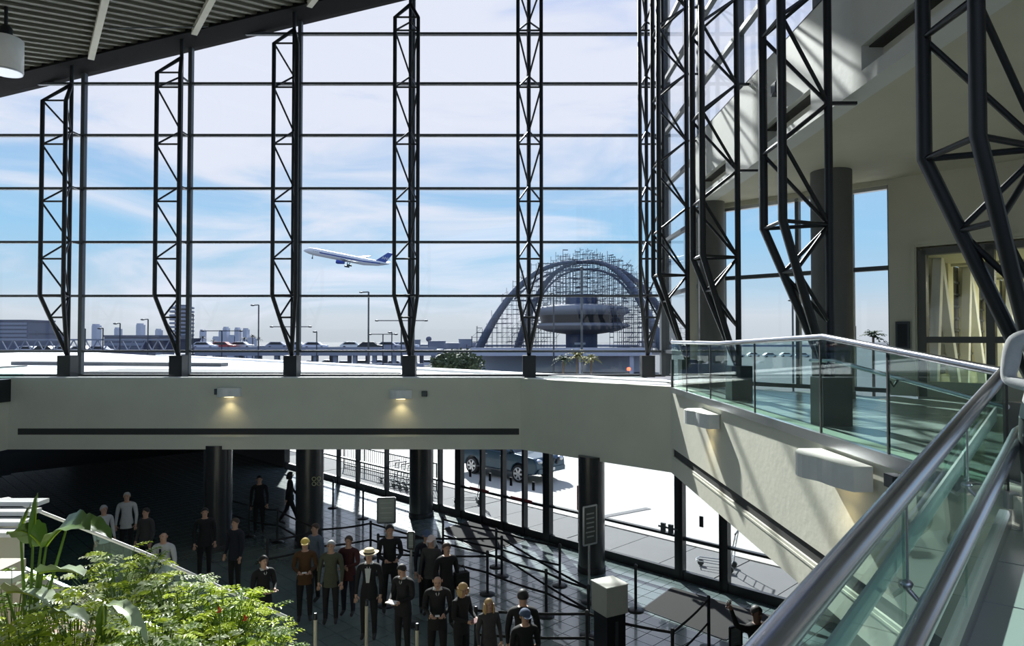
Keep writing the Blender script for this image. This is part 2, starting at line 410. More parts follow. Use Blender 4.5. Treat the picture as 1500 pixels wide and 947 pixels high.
# ------------------------------------------------------------ slanted upper wall with windows and door
wr = sempty('wall_right')
WT = EYE + 3.1; WS = UP + .06
def wpiece(px0, px1, z0, z1, m=M_cream, name='wall_panel', d0=0, d1=.3, par=None):
    q = MB(); quad45(q, d0, d1, UPX(px0), UPX(px1), z0, z1); return q.build(name, m, par or wr)
wpiece(1010, 1056, UP, F0); wpiece(1190, 1245, UP, F0); wpiece(1303, 1343, UP, F0)
wpiece(1056, 1190, WT, F0); wpiece(1245, 1303, WT, F0); wpiece(1343, 1640, EYE + 1.78, F0); wpiece(1610, 1900, UP, F0)
for k, (a, b, ml) in enumerate(((1056, 1190, [1166]), (1245, 1303, []))):
    w = sempty('window_%d' % (3 + k)); vv = [a] + ml + [b]
    for i in range(len(vv) - 1):
        for z0, z1 in ((WS, EYE + 1.42), (EYE + 1.42, WT)):
            wpiece(vv[i] + .5, vv[i + 1] - .5, z0 + .04, z1 - .04, M_glass, 'pane', .14, .15, w)
    for v in vv: 
        q = MB(); u = UPX(v); quad45(q, .08, .22, u - .04, u + .04, WS, WT); q.build('mullion', M_mull, w)
    for z in (WS + .02, EYE + 1.42, WT - .03):
        q = MB(); quad45(q, .08, .22, UPX(a), UPX(b), z - .045, z + .045); q.build('mullion', M_alu if z > WT - .1 else M_mull, w)
# round columns behind side trusses
def round_col(p, r, z0, z1, label, mt, ring=False):
    t = thing('round_column', (p[0], p[1], z0), label, 'column')
    q = MB(); q.lathe([(r, z0), (r, z1)], 28, (p[0], p[1], 0)); q.build('shaft', mt, t)
    q = MB(); q.lathe([(r + .02, z0), (r + .02, z0 + .14), (r + .005, z0 + .15)], 28, (p[0], p[1], 0)); q.build('base_ring', M_dark, t)
    return t
M_ucol = mat('upper_column_grey', (.10, .10, .095), .6)
round_col((6.15, 13.1), .37, UP, F0, 'broad grey column between the two upper windows, behind the large dark truss', M_ucol)
round_col((4.72, 16.1), .30, UP, F0, 'grey column at the corner where the soffit meets the side glass', M_ucol)
# door_1 : glazed double doors to the link corridor
dr = sempty('door_1'); DT = EYE + 1.62
def dbox(u0, u1, z0, z1, m, name, d0=.05, d1=.25, par=dr):
    q = MB(); quad45(q, d0, d1, u0, u1, z0, z1); return q.build(name, m, par)
ua, ub, uc = UPX(1350), UPX(1450), UPX(1560)
M_frame = mat('door_frame_dark', (.10, .10, .09), .5)
for u in (ua, ub, uc): dbox(u - .07, u + .07, UP, DT + .1, M_frame, 'frame_post')
dbox(ua, uc, DT, DT + .13, M_frame, 'frame_head')
for a, b in ((ua, ub), (ub, uc)):
    dbox(a + .07, b - .07, UP + .3, DT, M_glass, 'pane', .12, .13)
    dbox(a + .07, b - .07, EYE - .1, EYE + .02, M_frame, 'push_rail', .06, .2)
    dbox(a + .07, b - .07, UP, UP + .3, M_cream, 'kick_panel', .06, .2)
dbox(ua - .16, uc + .16, DT + .20, DT + .27, M_cream, 'architrave', -.04, .05)
dbox(ua - .16, ua - .10, UP, DT + .24, M_cream, 'architrave', -.04, .05)
# alarm panel left of the door
t = thing('wall_cabinet', FP(1322, UP + .9), 'small dark extinguisher cabinet on the wall left of the glazed doors', 'cabinet')
q = MB(); quad45(q, -.06, 0, UPX(1313), UPX(1333), EYE - .22, EYE + .32); q.build('body', M_mull, t)
q = MB(); quad45(q, -.07, -.05, UPX(1316), UPX(1330), EYE - .18, EYE + .27); q.build('door', M_dark, t)

# link corridor beyond the doors
M_yel = mat('corridor_cream', (.72, .68, .46), .7)
lk = sempty('wall_link_corridor')
uL, uR = ua - .05, uc + 2.2
def lbox(d0, d1, u0, u1, z0, z1, m, name, par=lk):
    q = MB(); quad45(q, d0, d1, u0, u1, z0, z1); return q.build(name, m, par)
lbox(.3, 30, uL - .1, uR, UP - .3, UP, M_uptile, 'corridor_floor')
LC = EYE + 1.66
for i in range(12): lbox(.3 + i * 2.5, .3 + i * 2.5 + 2.44, uL - .1, uR, LC, LC + .15, M_yel, 'ceiling_panel')
for i in range(12): lbox(.3 + i * 2.5 + 2.43, .3 + i * 2.5 + 2.51, uL - .1, uR, LC - .06, LC, M_cream, 'ceiling_joint')
lbox(.3, 30, uR, uR + .2, UP, LC, M_yel, 'corridor_wall')
lbox(.3, 30, uL - .2, uL - .1, UP, UP + .35, M_cream, 'plinth')
def LP(u, d, z): return O + A45 * u + N45 * d + Vector((0, 0, z))
for i in range(9):
    d = 1.3 + i * 2.6
    for s_, e_ in ((-1, 0), (1, 0)):
        q = MB(); q.bar(LP(uL + .05, d, LC), LP(uL + .15, d + s_ * .95, UP), .20, .16, A45); q.build('slanted_column', M_white, lk)
for i in range(22):
    d = .35 + i * 1.3
    lbox(d, d + .85, uL - .16, uL - .12, UP + .35, LC, M_recess, 'louvre_panel'); lbox(d + .85, d + 1.3, uL - .17, uL - .04, UP + .35, LC, M_yel, 'pilaster')
    for k in range(8):
        if i < 6: lbox(d + .02, d + .83, uL - .12, uL - .09, UP + .45 + k * .28, UP + .50 + k * .28, M_mull, 'louvre')
for i in range(3): pass
lbox(29, 29.3, uL - .1, uR, UP, LC, M_mull, 'end_wall')
ld = bpy.data.lights.new('corridor_lamp', 'AREA'); ld.shape = 'RECTANGLE'; ld.size = 1.0; ld.size_y = 8; ld.energy = 220; ld.color = (1, .95, .75)
lo = bpy.data.objects.new('corridor_lamp', ld); COL.objects.link(lo); lo.location = LP((uL + uR) / 2, 7, LC - .1); lo.rotation_euler = (0, 0, R(-45))

# ------------------------------------------------------------ roof
rt = sempty('ceiling'); M_beam = mat('beam_black', (.008, .008, .009), .9, 0, .1, 6, 0, .2)
q = MB()
def RZ(x, y, dz=0): return Vector((x, y, roofz(x, y) + dz))
q.add([RZ(-26, 20.2, .25), RZ(SX + 1, 20.2, .25), RZ(SX + 1, -8, .25), RZ(-26, -8, .25), RZ(-26, 20.2, .12), RZ(SX + 1, 20.2, .12), RZ(SX + 1, -8, .12), RZ(-26, -8, .12)],
      [(0, 1, 2, 3), (7, 6, 5, 4), (0, 4, 5, 1), (1, 5, 6, 2), (2, 6, 7, 3), (3, 7, 4, 0)])
q.build('roof_slab', M_deck, rt)
# corrugated deck flutes (only as wide as can be seen), run along fd
fd = Vector((1, 1.7, 0)).normalized(); fn = Vector((-fd.y, fd.x, 0))
q = MB(); base = Vector((-14, 20, 0))
for k in range(-40, 60):
    o0 = base + fn * (k * .30)
    t = (19.9 - o0.y) / fd.y; e = o0 + fd * t; s0 = e - fd * 9.5
    if e.x > 0 or e.x < -24: continue
    q.bar(RZ(s0.x, s0.y, .09), RZ(e.x, e.y, .09), .14, .07)
fo = q.build('deck_flutes', M_deck, rt); fo['kind'] = 'stuff'
rd_ = Vector((2.2, -3, 0))
for px, py in ((128, 85), (280, 45), (-40, 135), (450, 0)):
    x = (px - CX) / F * 19.8; e = Vector((x, 19.8, 0)); s1 = e + rd_ * 3
    q = MB(); q.bar(RZ(e.x, e.y, -.02), RZ(s1.x, s1.y, -.02), .16, .16); q.build('rib', M_ribm, rt)
a, b = Vector((-17, 19.4, 0)), Vector((-2, 16.2, 0))
q = MB(); q.tube([RZ(-10.9, 18.3, -.04), RZ(-8.8, 19.6, -.04)], .018, 6); q.build('conduit', M_mull, rt)
q = MB(); x0, x1 = -26, SX + 1
def beam(mb, y0, y1, dz0, dz1):
    vs = [Vector((x, y, roofz(x, 20) + dz)) for y in (y0, y1) for x, dz in ((x0, dz0), (x1, dz0), (x1, dz1), (x0, dz1))]
    mb.add(vs, [(0, 1, 2, 3), (7, 6, 5, 4), (0, 4, 5, 1), (1, 5, 6, 2), (2, 6, 7, 3), (3, 7, 4, 0)])
beam(q, 19.75, 20.25, .0, .72); q.build('edge_beam', M_beam, rt)
q = MB(); beam(q, 19.7, GZ + .2, -.06, .0); q.build('beam_flange', M_beam, rt)
q = MB(); beam(q, 20.25, GZ + .2, .0, .5); q.build('eaves_closure', M_beam, rt)

# hanging cylinder downlight upper left
c = U(8, 80, 16.3)
t = thing('ceiling_downlight', c, 'large white cylinder downlight hanging below the sloping ceiling at upper left', 'ceiling lamp')
q = MB(); q.lathe([(.30, -.40), (.37, -.40), (.37, .36), (.33, .40)], 28, c); q.build('drum', M_white, t)
q = MB(); q.lathe([(.34, -.44), (.36, -.44), (.36, -.39), (.34, -.39)], 28, c); q.build('lens_ring', M_alu, t)
q = MB(); q.lathe([(.14, .38), (.14, .62), (.10, .7)], 14, c); q.tube([c + Vector((0, 0, .6)), Vector((c.x, c.y, roofz(c.x, c.y) + .1))], .04, 8); q.build('mount', M_dark, t)

# ------------------------------------------------------------ trusses
def truss(loc, ang, ztop, ztap, label, group):
    """local: rear chord at origin, front chords at y=-.75, x=+-.34"""
    t = thing('truss_column', (loc[0], loc[1], UP), label, 'truss', group)
    Mx = Matrix.Translation((loc[0], loc[1], 0)) @ Matrix.Rotation(ang, 4, 'Z')
    P = lambda x, y, z: Mx @ Vector((x, y, z))
    fw, fdp = .33, -.75; pz = EYE - .55
    cr = .058
    zt = ztop - .34; ztop += .12; zt -= .28
    q = MB(); q.tube([P(0, 0, pz), P(0, 0, ztop + .9)], .055, 8); q.build('chord', M_black, t)
    for s_ in (-1, 1):
        q = MB(); q.tube([P(0, -.04, pz + .05), P(s_ * fw, fdp, ztap), P(s_ * fw, fdp, zt), P(0, 0, ztop)], cr, 6); q.build('chord', M_black, t)
    # bays
    def fp(s_, z):      # point of front chord at height z
        if z < ztap:
            k = (z - pz) / (ztap - pz); return P(s_ * fw * k, -.04 + (fdp + .04) * k, z)
        return P(s_ * fw, fdp, z)
    levels = [ztap - 1.63 * i for i in range(0, 1)] + []
    z = ztap; r = .028
    def br(a, b, nm='brace'):
        q = MB(); q.tube([a, b], r, 5, False); q.build(nm, M_black, t)
    br(fp(-1, z), fp(1, z), 'strut'); 
    for s_ in (-1, 1): br(fp(s_, z), P(0, 0, z))
    zl = z - .62
    br(fp(-1, zl), fp(1, zl), 'strut')
    for s_ in (-1, 1): br(P(0, 0, z), fp(s_, zl)); br(fp(s_, zl), P(0, 0, zl - .7))
    while z < zt - .3:
        zn = z + 1.63; zs_ = zn - .6
        if zs_ > zt: zs_ = zt
        br(fp(-1, zs_), fp(1, zs_), 'strut')
        for s_ in (-1, 1):
            br(P(0, 0, z), fp(s_, zs_))
            if zn < ztop + .2: br(fp(s_, zs_), P(0, 0, min(zn, ztop)))
        # tie to the glass
        z = zn
        if z < ztop: 
            q = MB(); q.bar(P(0, 0, z), P(0, .55 if ang == 0 else .38, z), .05, .04); q.build('tie', M_black, t)
    br(fp(-1, zt), fp(1, zt), 'strut')
    q = MB(); q.box((-.19, -.19, UP), (.19, .19, pz + .03), Mx); q.build('pedestal', M_dark, t)
    return t
names = ['leftmost dark lattice truss before the tall front glass', 'second dark lattice truss from the left before the front glass',
         'third dark lattice truss from the left, just left of the flying airliner', 'dark lattice truss just right of the flying airliner',
         'dark lattice truss standing before the left side of the scaffolded arch building', 'dark lattice truss at the right end of the front glass']
for i, x in enumerate(TX):
    zt = [7.36, 8.16, 9.0, 9.75, 10.6, 11.3][i] + EYE
    truss((x, 20.0), 0, zt, EYE + 1.2, names[i], 'lattice trusses before the front glass')
names = ['furthest dark truss of the side row, beside the glass corner', 'dark truss of the side row standing before the grey corner column',
         'large dark truss of the side row before the broad column and two upper windows', 'nearest and largest dark truss, cut off by the right edge',
         ]
for i, y in enumerate(SY[1:5]):
    truss((4.22, y), R(-90), min(EYE + 11.3, roofz(4.2, y) - .9), EYE + 1.5, names[i], 'lattice trusses along the side')

# small wall speaker on fascia
def small_box(name, p, d, rz, label, cat, m=M_dark):
    t = thing(name, p, label, cat)
    q = MB(); q.cbox(p, d, rz); q.build('body', m, t)
    q = MB(); q.cbox(Vector(p) + Matrix.Rotation(rz, 3, 'Z') @ Vector((0, -d[1] / 2, 0)), (d[0] * .8, .015, d[2] * .8), rz); q.build('grille', M_mull, t)
    return t
small_box('wall_speaker', Vector((4.38, 11.15, EYE + 4.1)), (.22, .16, .2), R(-90), 'small dark speaker on the pale fascia above the slot', 'speaker')

# ------------------------------------------------------------ bulkhead lights
M_glow = emis('warm_lamp', (1.0, .80, .45), 3.0)
def sconce(p, n, L, D, H, label, power):
    """p centre on wall, n outward normal, L length along wall"""
    p = Vector(p); n = Vector(n); a = Vector((-n.y, n.x, 0)); t = thing('wall_light', p, label, 'wall light', 'wall lights on the balcony face')
    q = MB(); pts = [p - a * L / 2 - Vector((0, 0, H / 2))]
    for k in range(0, 9):
        f = k / 8; w = D * (.62 + .38 * math.sin(math.pi * min(1, f * 1.0)))
        pts.append(p + a * (-L / 2 + L * .6 * f) + n * (w if k < 8 else D * .72) - Vector((0, 0, H / 2)))
    for k in range(0, 6):
        f = k / 5; w = D * (.72 - .25 * f * f); pts.append(p + a * (L * .1 + L * .4 * f) + n * w - Vector((0, 0, H / 2)))
    pts.append(p + a * L / 2 - Vector((0, 0, H / 2)))
    q.prism(pts, (0, 0, H)); q.build('shade', M_white, t)
    q = MB(); q.cbox(p + n * D * .35 - Vector((0, 0, H / 2 + .01)), (L * .4, D * .25, .02), math.atan2(a.y, a.x)); q.build('lens', M_glow, t)
    q = MB(); q.prism([x + Vector((0, 0, H)) for x in pts], (0, 0, .015)); q.build('top_cover', M_lens, t)
    l = bpy.data.lights.new('sconce_bulb', 'SPOT'); l.energy = power; l.spot_size = R(120); l.spot_blend = 1; l.color = (1, .82, .45); l.shadow_soft_size = .05
    o = bpy.data.objects.new('sconce_bulb', l); COL.objects.link(o); o.parent = t; o.location = n * (D * .55) + Vector((0, 0, -H / 2 - .06))
    return t
for px, py, lb in ((338, 575, 'small white wall light at the left of the long balcony face'), (588, 578, 'small white wall light near the middle of the long balcony face')):
    p = U(px, py, YB); sconce((p.x, YB, p.z), (0, -1, 0), .60, .32, .22, lb, 9)
sconce((BX + .08, 12.7, EYE - 1.50), (-1, 0, 0), 1.15, .42, .24, 'wide pale wall light on the side balcony face, further one', 8)
sconce((BX + .02, 7.45, EYE - 1.43), (-1, 0, 0), 1.15, .42, .24, 'wide pale wall light on the side balcony face, nearer one', 8)
p = U(622, 577, YB); small_box('wall_sensor', Vector((p.x, YB - .05, p.z)), (.15, .1, .15), 0, 'small square dark sensor right of the middle wall light', 'sensor')
p = U(319, 574, YB); small_box('wall_sensor', Vector((p.x, YB - .05, p.z)), (.12, .1, .16), 0, 'small dark sensor touching the left wall light', 'sensor')
small_box('wall_sensor', Vector((BX - .05, 6.35, EYE - 1.33)), (.18, .12, .12), R(-90), 'small dark box on the side balcony face close to the handrail', 'sensor')

# ------------------------------------------------------------ far balustrade on bridge edge (x = BX)
fb = thing('glass_balustrade', (BX, 10, UP), 'green-tinted glass balustrade with steel rail along the bridge edge', 'balustrade')
def rz_far(y): return EYE + (-.10 if y > 12 else (-.10 + (12 - y) / 4 * .11) if y > 8 else .01 - (8 - y) * .092)
ysb = [15.6, 14.3, 12.6, 10.3, 8.1, 6.65, 5.07]
for i in range(len(ysb) - 1):
    y1, y0 = ysb[i], ysb[i + 1]; x = BX + .05
    z1, z0 = rz_far(y1), rz_far(y0)
    q = MB(); q.prism([(x, y1 - .015, UP - .06), (x, y0 + .015, UP - .06 - (0)), (x, y0 + .015, z0 - .02), (x, y1 - .015, z1 - .02)], (.014, 0, 0)); q.build('glass_panel', M_bglass, fb)
    q = MB(); q.box((x - .004, y0 - .012, UP - .04), (x + .018, y0 + .012, z0 - .03)); q.build('panel_joint', M_recess, fb)
q = MB(); q.tube([(BX + .057, y, rz_far(y)) for y in (15.6, 14, 12, 11, 10, 9, 8.4, 8, 7.6, 7, 6, 5.07)], .038, 12); q.build('top_rail', M_rail, fb)
q = MB(); q.tube([(BX + .16, y, rz_far(y) - .28 + (.0 if y < 8 else 0)) for y in (8.6, 8, 7.2, 6, 5.2)], .024, 10); q.build('handrail', M_rail, fb)
for y in (8.1, 6.65):
    q = MB(); q.tube([(BX + .07, y, rz_far(y) - .30), (BX + .11, y, rz_far(y) - .36), (BX + .15, y, rz_far(y) - .30)], .013, 6); q.build('bracket', M_dark, fb)
q = MB(); q.box((BX + .02, 5.0, UP - .1), (BX + .1, 15.6, UP + .02)); q.build('base_channel', M_alu, fb)
q = MB(); q.box((BX + .03, 15.57, UP - .05), (BX + .09, 15.63, EYE - .5)); q.build('end_post', M_mull, fb)
# left-hand glass guard
lg = thing('glass_balustrade', (LX, 18.5, UP), 'clear low glass guard with white rail at the far left of the balcony', 'balustrade')
B1('glass_panel', M_bglass, lg, (LX - .02, 17.7, UP), (LX, YB + .6, UP + .30)); B1('top_rail', M_white, lg, (LX - .04, 17.7, UP + .30), (LX + .02, YB + .7, UP + .35))

# ------------------------------------------------------------ near ramp with balustrade (rail direction d)
dn = Vector((.89, 1, .145)); A0 = Vector((.655, 1.7, EYE - .74))
nr = Vector((.747, -.664, 0))
def NR(t, off=0., dz=0.): return A0 + dn * t + nr * off + Vector((0, 0, dz))
T0, T1_ = -2.6, 3.32
rb = thing('ramp_balustrade', NR(0, 0, -1.07), 'large steel-railed glass balustrade running diagonally up the near ramp', 'balustrade')
q = MB(); q.tube([NR(T0), NR(T1_)], .044, 24); q.build('top_rail', M_rail, rb)
h2 = -.35
q = MB(); q.tube([NR(T0, .12, h2), NR(2.5, .12, h2), NR(3.0, .12, h2 + .01), NR(3.25, .14, h2 - .02)], .042, 20); q.build('handrail', M_rail, rb)
q = MB(); q.bar(NR(T0, -.05, -.33), NR(T1_, -.05, -.30), .012, .10); q.build('mid_band', M_white, rb)  # white bar added to stand in for the bright streak between the rails
joints = [-2.6, -.6, .95, 2.0, 3.3]
for i in range(4):
    a, b = joints[i] + .006, joints[i + 1] - .006
    q = MB(); q.prism([NR(a, 0, -1.0), NR(b, 0, -1.0), NR(b, 0, -.03), NR(a, 0, -.03)], nr * .014); q.build('glass_panel', M_bglass, rb)
for j in joints[1:4]:
    q = MB(); q.tube([NR(j, .02, -.03), NR(j, .02, -.33)], .005, 6); q.tube([NR(j, .0, -.34), NR(j, .06, -.40), NR(j, .12, -.36)], .011, 8); q.ell(NR(j, .02, -.345), (.022, .022, .022)); q.build('bracket', M_alu, rb)
q = MB(); q.bar(NR(T0, 0, -1.05), NR(T1_, 0, -1.05), .075, .10); q.build('base_channel', M_alu, rb)
# ramp deck
rp = sempty('floor_ramp')
for i in range(14):
    a, b = -3.0 + i * .48, -3.0 + i * .48 + .468
    q = MB(); q.prism([NR(a, -.02, -1.30), NR(b, -.02, -1.30), NR(b, 2.6, -1.30), NR(a, 2.6, -1.30)], (0, 0, .2)); q.build('ramp_panel', M_uptile, rp)
q = MB(); q.prism([NR(-3, -.06, -1.75), NR(3.5, -.06, -1.75), NR(3.5, 2.5, -1.75), NR(-3, 2.5, -1.75)], (0, 0, .44)); q.build('ramp_slab', M_bulk, rp)

# ------------------------------------------------------------ lower facade: glazed storefront
sf = sempty('window_5')
def fmull(px, w=.07, z1=LOW + .05, m=M_dark, name='mullion', par=sf):
    q = MB(); u = UPX(px); quad45(q, -.08, .10, u - w, u + w, -.02, z1); return q.build(name, m, par)
mull = [420, 445, 472, 497, 525, 567, 612, 645, 672, 803, 994, 1060, 1175]
for px in mull: fmull(px, .10 if px in (672, 803, 994, 1060) else .04)
def fbar(a, b, z, h, m=M_dark, name='transom', par=sf, d0=-.06, d1=.06):
    q = MB(); quad45(q, d0, d1, UPX(a), UPX(b), z - h / 2, z + h / 2); return q.build(name, m, par)
for i in range(len(mull) - 1):
    a, b = mull[i], mull[i + 1]
    if (a, b) in ((672, 803), (994, 1060)): continue
    fbar(a, b, .10, .24); fbar(a, b, 1.05, .06)
    q = MB(); quad45(q, -.006, .006, UPX(a) + .05, UPX(b) - .05, .2, LOW); q.build('pane', M_glass, sf)
def sdoor(n, a, b, leafs):
    d = sempty('door_%d' % n)
    for i in range(leafs + 1):
        px = a + (b - a) * i / leafs; fmull(px, .045, par=d, name='stile')
    ul = [UPX(a) + (UPX(b) - UPX(a)) * i / leafs for i in range(leafs + 1)]
    for i in range(leafs):
        q = MB(); quad45(q, -.006, .006, ul[i] + .05, ul[i + 1] - .05, .2, LOW); q.build('pane', M_glass, d)
        q = MB(); quad45(q, -.05, .05, ul[i], ul[i + 1], -.01, .22); q.build('bottom_rail', M_dark, d)
        q = MB(); quad45(q, -.04, .04, ul[i], ul[i + 1], .98, 1.06); q.build('mid_band', M_dark, d)
        q = MB(); quad45(q, -.03, -.008, (ul[i] + ul[i + 1]) / 2 - .05, (ul[i] + ul[i + 1]) / 2 + .05, 1.40, 1.66); q.build('sticker', M_dark, d)
    for i in range(1, leafs, 2):
        q = MB(); quad45(q, -.07, -.04, ul[i] - .45, ul[i] + .45, 1.02, 1.10); q.build('push_bar', M_red, d)
sdoor(2, 676, 799, 4); sdoor(3, 998, 1056, 1)
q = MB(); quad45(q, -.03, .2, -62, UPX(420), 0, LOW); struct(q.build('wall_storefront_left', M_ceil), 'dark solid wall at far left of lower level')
q = MB(); quad45(q, -.03, .2, UPX(1175), 14, 0, LOW); struct(q.build('wall_storefront_right', M_bulk), 'wall beyond the last door')
# lower columns
round_col((-3.05, 23.1), .40, 0, LOW + .1, 'thick dark column left of the four-leaf glass doors', M_col)
round_col((2.05, 17.7), .34, 0, LOW + .1, 'thick dark column beside the framed notice stand', M_col)
round_col((-5.9, 20.0), .39, 0, LOW + .1, 'thick dark column behind the queue with a small round emblem', M_col)
round_col((-8.4, 19.6), .38, 0, LOW + .1, 'dark column at the left with a bright sheen', M_col)
# emblem on column
t = thing('wall_emblem', (-5.62, 19.6, 1.9), 'small pale ring emblem sign on the dark column', 'sign')
for k in range(2):
    for j in range(2):
        q = MB(); c = Vector((-5.66 + .13 * k, 19.60 + .03 * k, 1.82 + .14 * j)); q.tube([c + Vector((.055 * math.cos(a * .785), 0, .055 * math.sin(a * .785))) for a in range(9)], .010, 5); q.build('ring', mat('emblem_yellow', (.5, .48, .25), .5), t)

# mats
def floor_mat(pts, label):
    ps = [G(*p) for p in pts]; c = sum(ps, Vector()) / 4; t = thing('entrance_mat', (c.x, c.y, 0), label, 'mat')
    q = MB(); q.prism([p + Vector((0, 0, .002)) for p in ps], (0, 0, .012)); q.build('pile', M_mat, t)
    q = MB()
    for i in range(4): q.bar(ps[i] + Vector((0, 0, .006)), ps[(i + 1) % 4] + Vector((0, 0, .006)), .05, .014)
    q.build('border', M_dark, t)
floor_mat([(648, 776), (702, 760), (768, 792), (707, 812)], 'black entrance mat inside the four-leaf glass doors')
floor_mat([(942, 893), (985, 862), (1135, 905), (1062, 938)], 'black entrance mat inside the right-hand single door')

# ------------------------------------------------------------ stanchions and belts
posts = {'a': (543, 764), 'b': (714, 808), 'c': (800, 835), 'c2': (862, 858), 'd': (649, 758), 'e': (727, 775), 'f': (820, 798), 'g': (931, 828), 'h': (488, 703), 'i': (532, 716),
         'j': (554, 783), 'k': (697, 890), 'l': (860, 895), 'm': (985, 922), 'n': (1038, 874), 'o': (469, 773), 'p': (407, 745), 'q': (365, 738), 'r': (537, 880), 's': (611, 915), 't': (392, 790), 'u': (462, 900), 'v':(326,725), 'w':(735,786)}
lab = {'a': 'at the corner behind the tall man in black', 'b': 'left of the far doormat corner with a wide round base', 'c': 'in front of the two-belt run at mid floor', 'c2': 'next to the black pedestal kiosk',
       'd': 'beside the thick column left of the doors', 'e': 'just in front of the first doormat', 'f': 'standing alone on the bright floor near the doors', 'g': 'left of the second doormat, right of the kiosk',
       'h': 'furthest back near the luggage carts', 'i': 'on the brightest floor patch near the storefront', 'j': 'just behind the man in the straw hat', 'k': 'beside the woman reading papers', 'l': 'left of the black kiosk at the frame bottom',
       'm': 'at the frame bottom before the second doormat', 'n': 'beyond the second doormat next to the waving man', 'o': 'behind the queue by the emblem column', 'p': 'left of the walking traveller', 'q': 'in the dim area under the balcony',
       'r': 'pale topped one in front of the man in the straw hat', 's': 'pale one between the bald man and the man with papers', 't': 'left of the person in the yellow cap', 'u': 'pale one before the person in the yellow cap','v':'leftmost in the dim hall','w':'beside the framed queue notice'}
PW = {}
M_belt = mat('belt_webbing', (.012, .012, .014), .8)
M_pale = mat('pale_post', (.50, .46, .36), .5)
for k, (px, py) in posts.items():
    p = G(px, py, 1.0); PW[k] = p; pale = k in 'rsu'
    t = thing('queue_stanchion', (p.x, p.y, 0), 'black queue barrier post ' + lab[k] if not pale else 'queue barrier post, ' + lab[k], 'stanchion', 'queue barrier posts')
    q = MB(); q.tube([(p.x, p.y, .03), (p.x, p.y, .97)], .032, 12); q.build('post', M_pale if pale else M_dark, t)
    q = MB(); q.lathe([(.18, .001), (.18, .015), (.12, .03), (.04, .045)], 24, (p.x, p.y, 0)); q.build('base', M_dark, t)
    q = MB(); q.lathe([(.036, .90), (.036, 1.0), (.02, 1.015)], 12, (p.x, p.y, 0)); q.build('belt_head', M_dark, t)
bl_ = ['o-a', 'a-b', 'b-c', 'c-c2', 'd-e', 'e-f', 'j-w', 'w-c2', 'm-n', 'm-l', 'p-o', 'q-p', 'v-q', 'k-l', 't-o']
BD = {'o-a': 'running behind the queue from the emblem column to the corner post', 'a-b': 'from the corner post behind the tall man towards mid floor', 'b-c': 'in the middle of the floor right of the round-based post',
      'c-c2': 'ending at the black kiosk from mid floor', 'd-e': 'from the thick column to the first doormat', 'e-f': 'over the bright floor before the glass doors', 'j-w': 'behind the straw hat and the white-capped woman',
      'w-c2': 'long nearer run reaching the black kiosk', 'm-n': 'crossing the second doormat', 'm-l': 'low at the frame bottom right of the kiosk', 'p-o': 'left of the emblem column', 'q-p': 'in the dim hall by the striding woman',
      'v-q': 'leftmost in the dim hall', 'k-l': 'at the frame bottom in front of the crested man', 't-o': 'left of the yellow cap'}
for s_ in bl_:
    a, b = s_.split('-'); a_, b_ = PW[a], PW[b]
    t = thing('barrier_belt', (a_ + b_) / 2, 'black barrier belts between the post %s and the post %s' % (lab[a].split(',')[0], lab[b].split(',')[0]) if False else 'black barrier belts ' + BD[s_], 'belt', 'queue belts')
    t.location.z = .9
    for zz in (.94, .50):
        q = MB(); d = (b_ - a_); n = 6; pts = []
        for i in range(n + 1):
            f = i / n; pts.append(a_ + d * f + Vector((0, 0, zz - 1.0 - .03 * math.sin(math.pi * f))))
        for i in range(n): q.bar(pts[i], pts[i + 1], .006, .05)
        q.build('belt', M_belt, t)

# ------------------------------------------------------------ sign stands, kiosk
def sign_stand(px, ytop, ybot, wpx, depth, label, framem, facem, lines=5, rz=0, group=None):
    c = U(px, (ytop + ybot) / 2, depth); s = F / depth; w = wpx / s; h = (ybot - ytop) / s
    t = thing('sign_stand', (c.x, c.y, 0), label, 'sign', group)
    Mx = Matrix.Translation((c.x, c.y, 0)) @ Matrix.Rotation(rz, 4, 'Z'); P = lambda x, y, z: Mx @ Vector((x, y, z))
    q = MB(); q.tube([P(0, .03, .02), P(0, .03, c.z + .0)], .022, 10); q.build('post', M_alu, t)
    q = MB(); q.lathe([(.2, .001), (.2, .02), (.03, .035)], 20, (c.x, c.y, 0)); q.build('base', M_dark, t)
    z0, z1 = c.z - h / 2, c.z + h / 2
    q = MB(); q.box((-w / 2, -.015, z0), (w / 2, .015, z1), Mx); q.build('panel', facem, t)
    q = MB(); 
    for a, b in (((-w / 2, z0), (w / 2, z0)), ((w / 2, z0), (w / 2, z1)), ((w / 2, z1), (-w / 2, z1)), ((-w / 2, z1), (-w / 2, z0))): q.bar(P(a[0], -.01, a[1]), P(b[0], -.01, b[1]), .035, .035)
    q.build('frame', framem, t)
    q = MB(); random.seed(int(px))
    for i in range(lines):
        z = z1 - h * (.2 + .6 * i / max(1, lines - 1)); ww = w * random.uniform(.25, .38); q.box((-ww, -.020, z - h * .018), (ww, -.015, z + h * .018), Mx)
    q.build('print', mat('faded_print', (.33, .35, .33), .7) if facem is not M_lens else M_recess, t)
    return t
M_signg = mat('notice_grey', (.24, .27, .25), .7)
sign_stand(566, 730, 766, 25, 15.4, 'grey notice on a stand rising behind the tall man in black', M_mull, M_signg, 4, R(6))
sign_stand(864, 742, 797, 25, 15.6, 'tall framed dark notice board on a steel post left of the column', M_alu, mat('notice_dark', (.05, .06, .055), .5), 6, R(35))
sign_stand(602, 780, 804, 9, 14.4, 'narrow small dark framed sign on a post among the queue', M_dark, M_signg, 3, 0)
sign_stand(1077, 918, 947, 24, 12.6, 'grey square sign beside the waving man at the frame bottom', M_dark, M_signg, 3, R(30))
p = G(893, 958, 0); kp = Vector((p.x, p.y, 0)); kp = Vector((U(893, 900, 12.3).x, 12.3, 0))
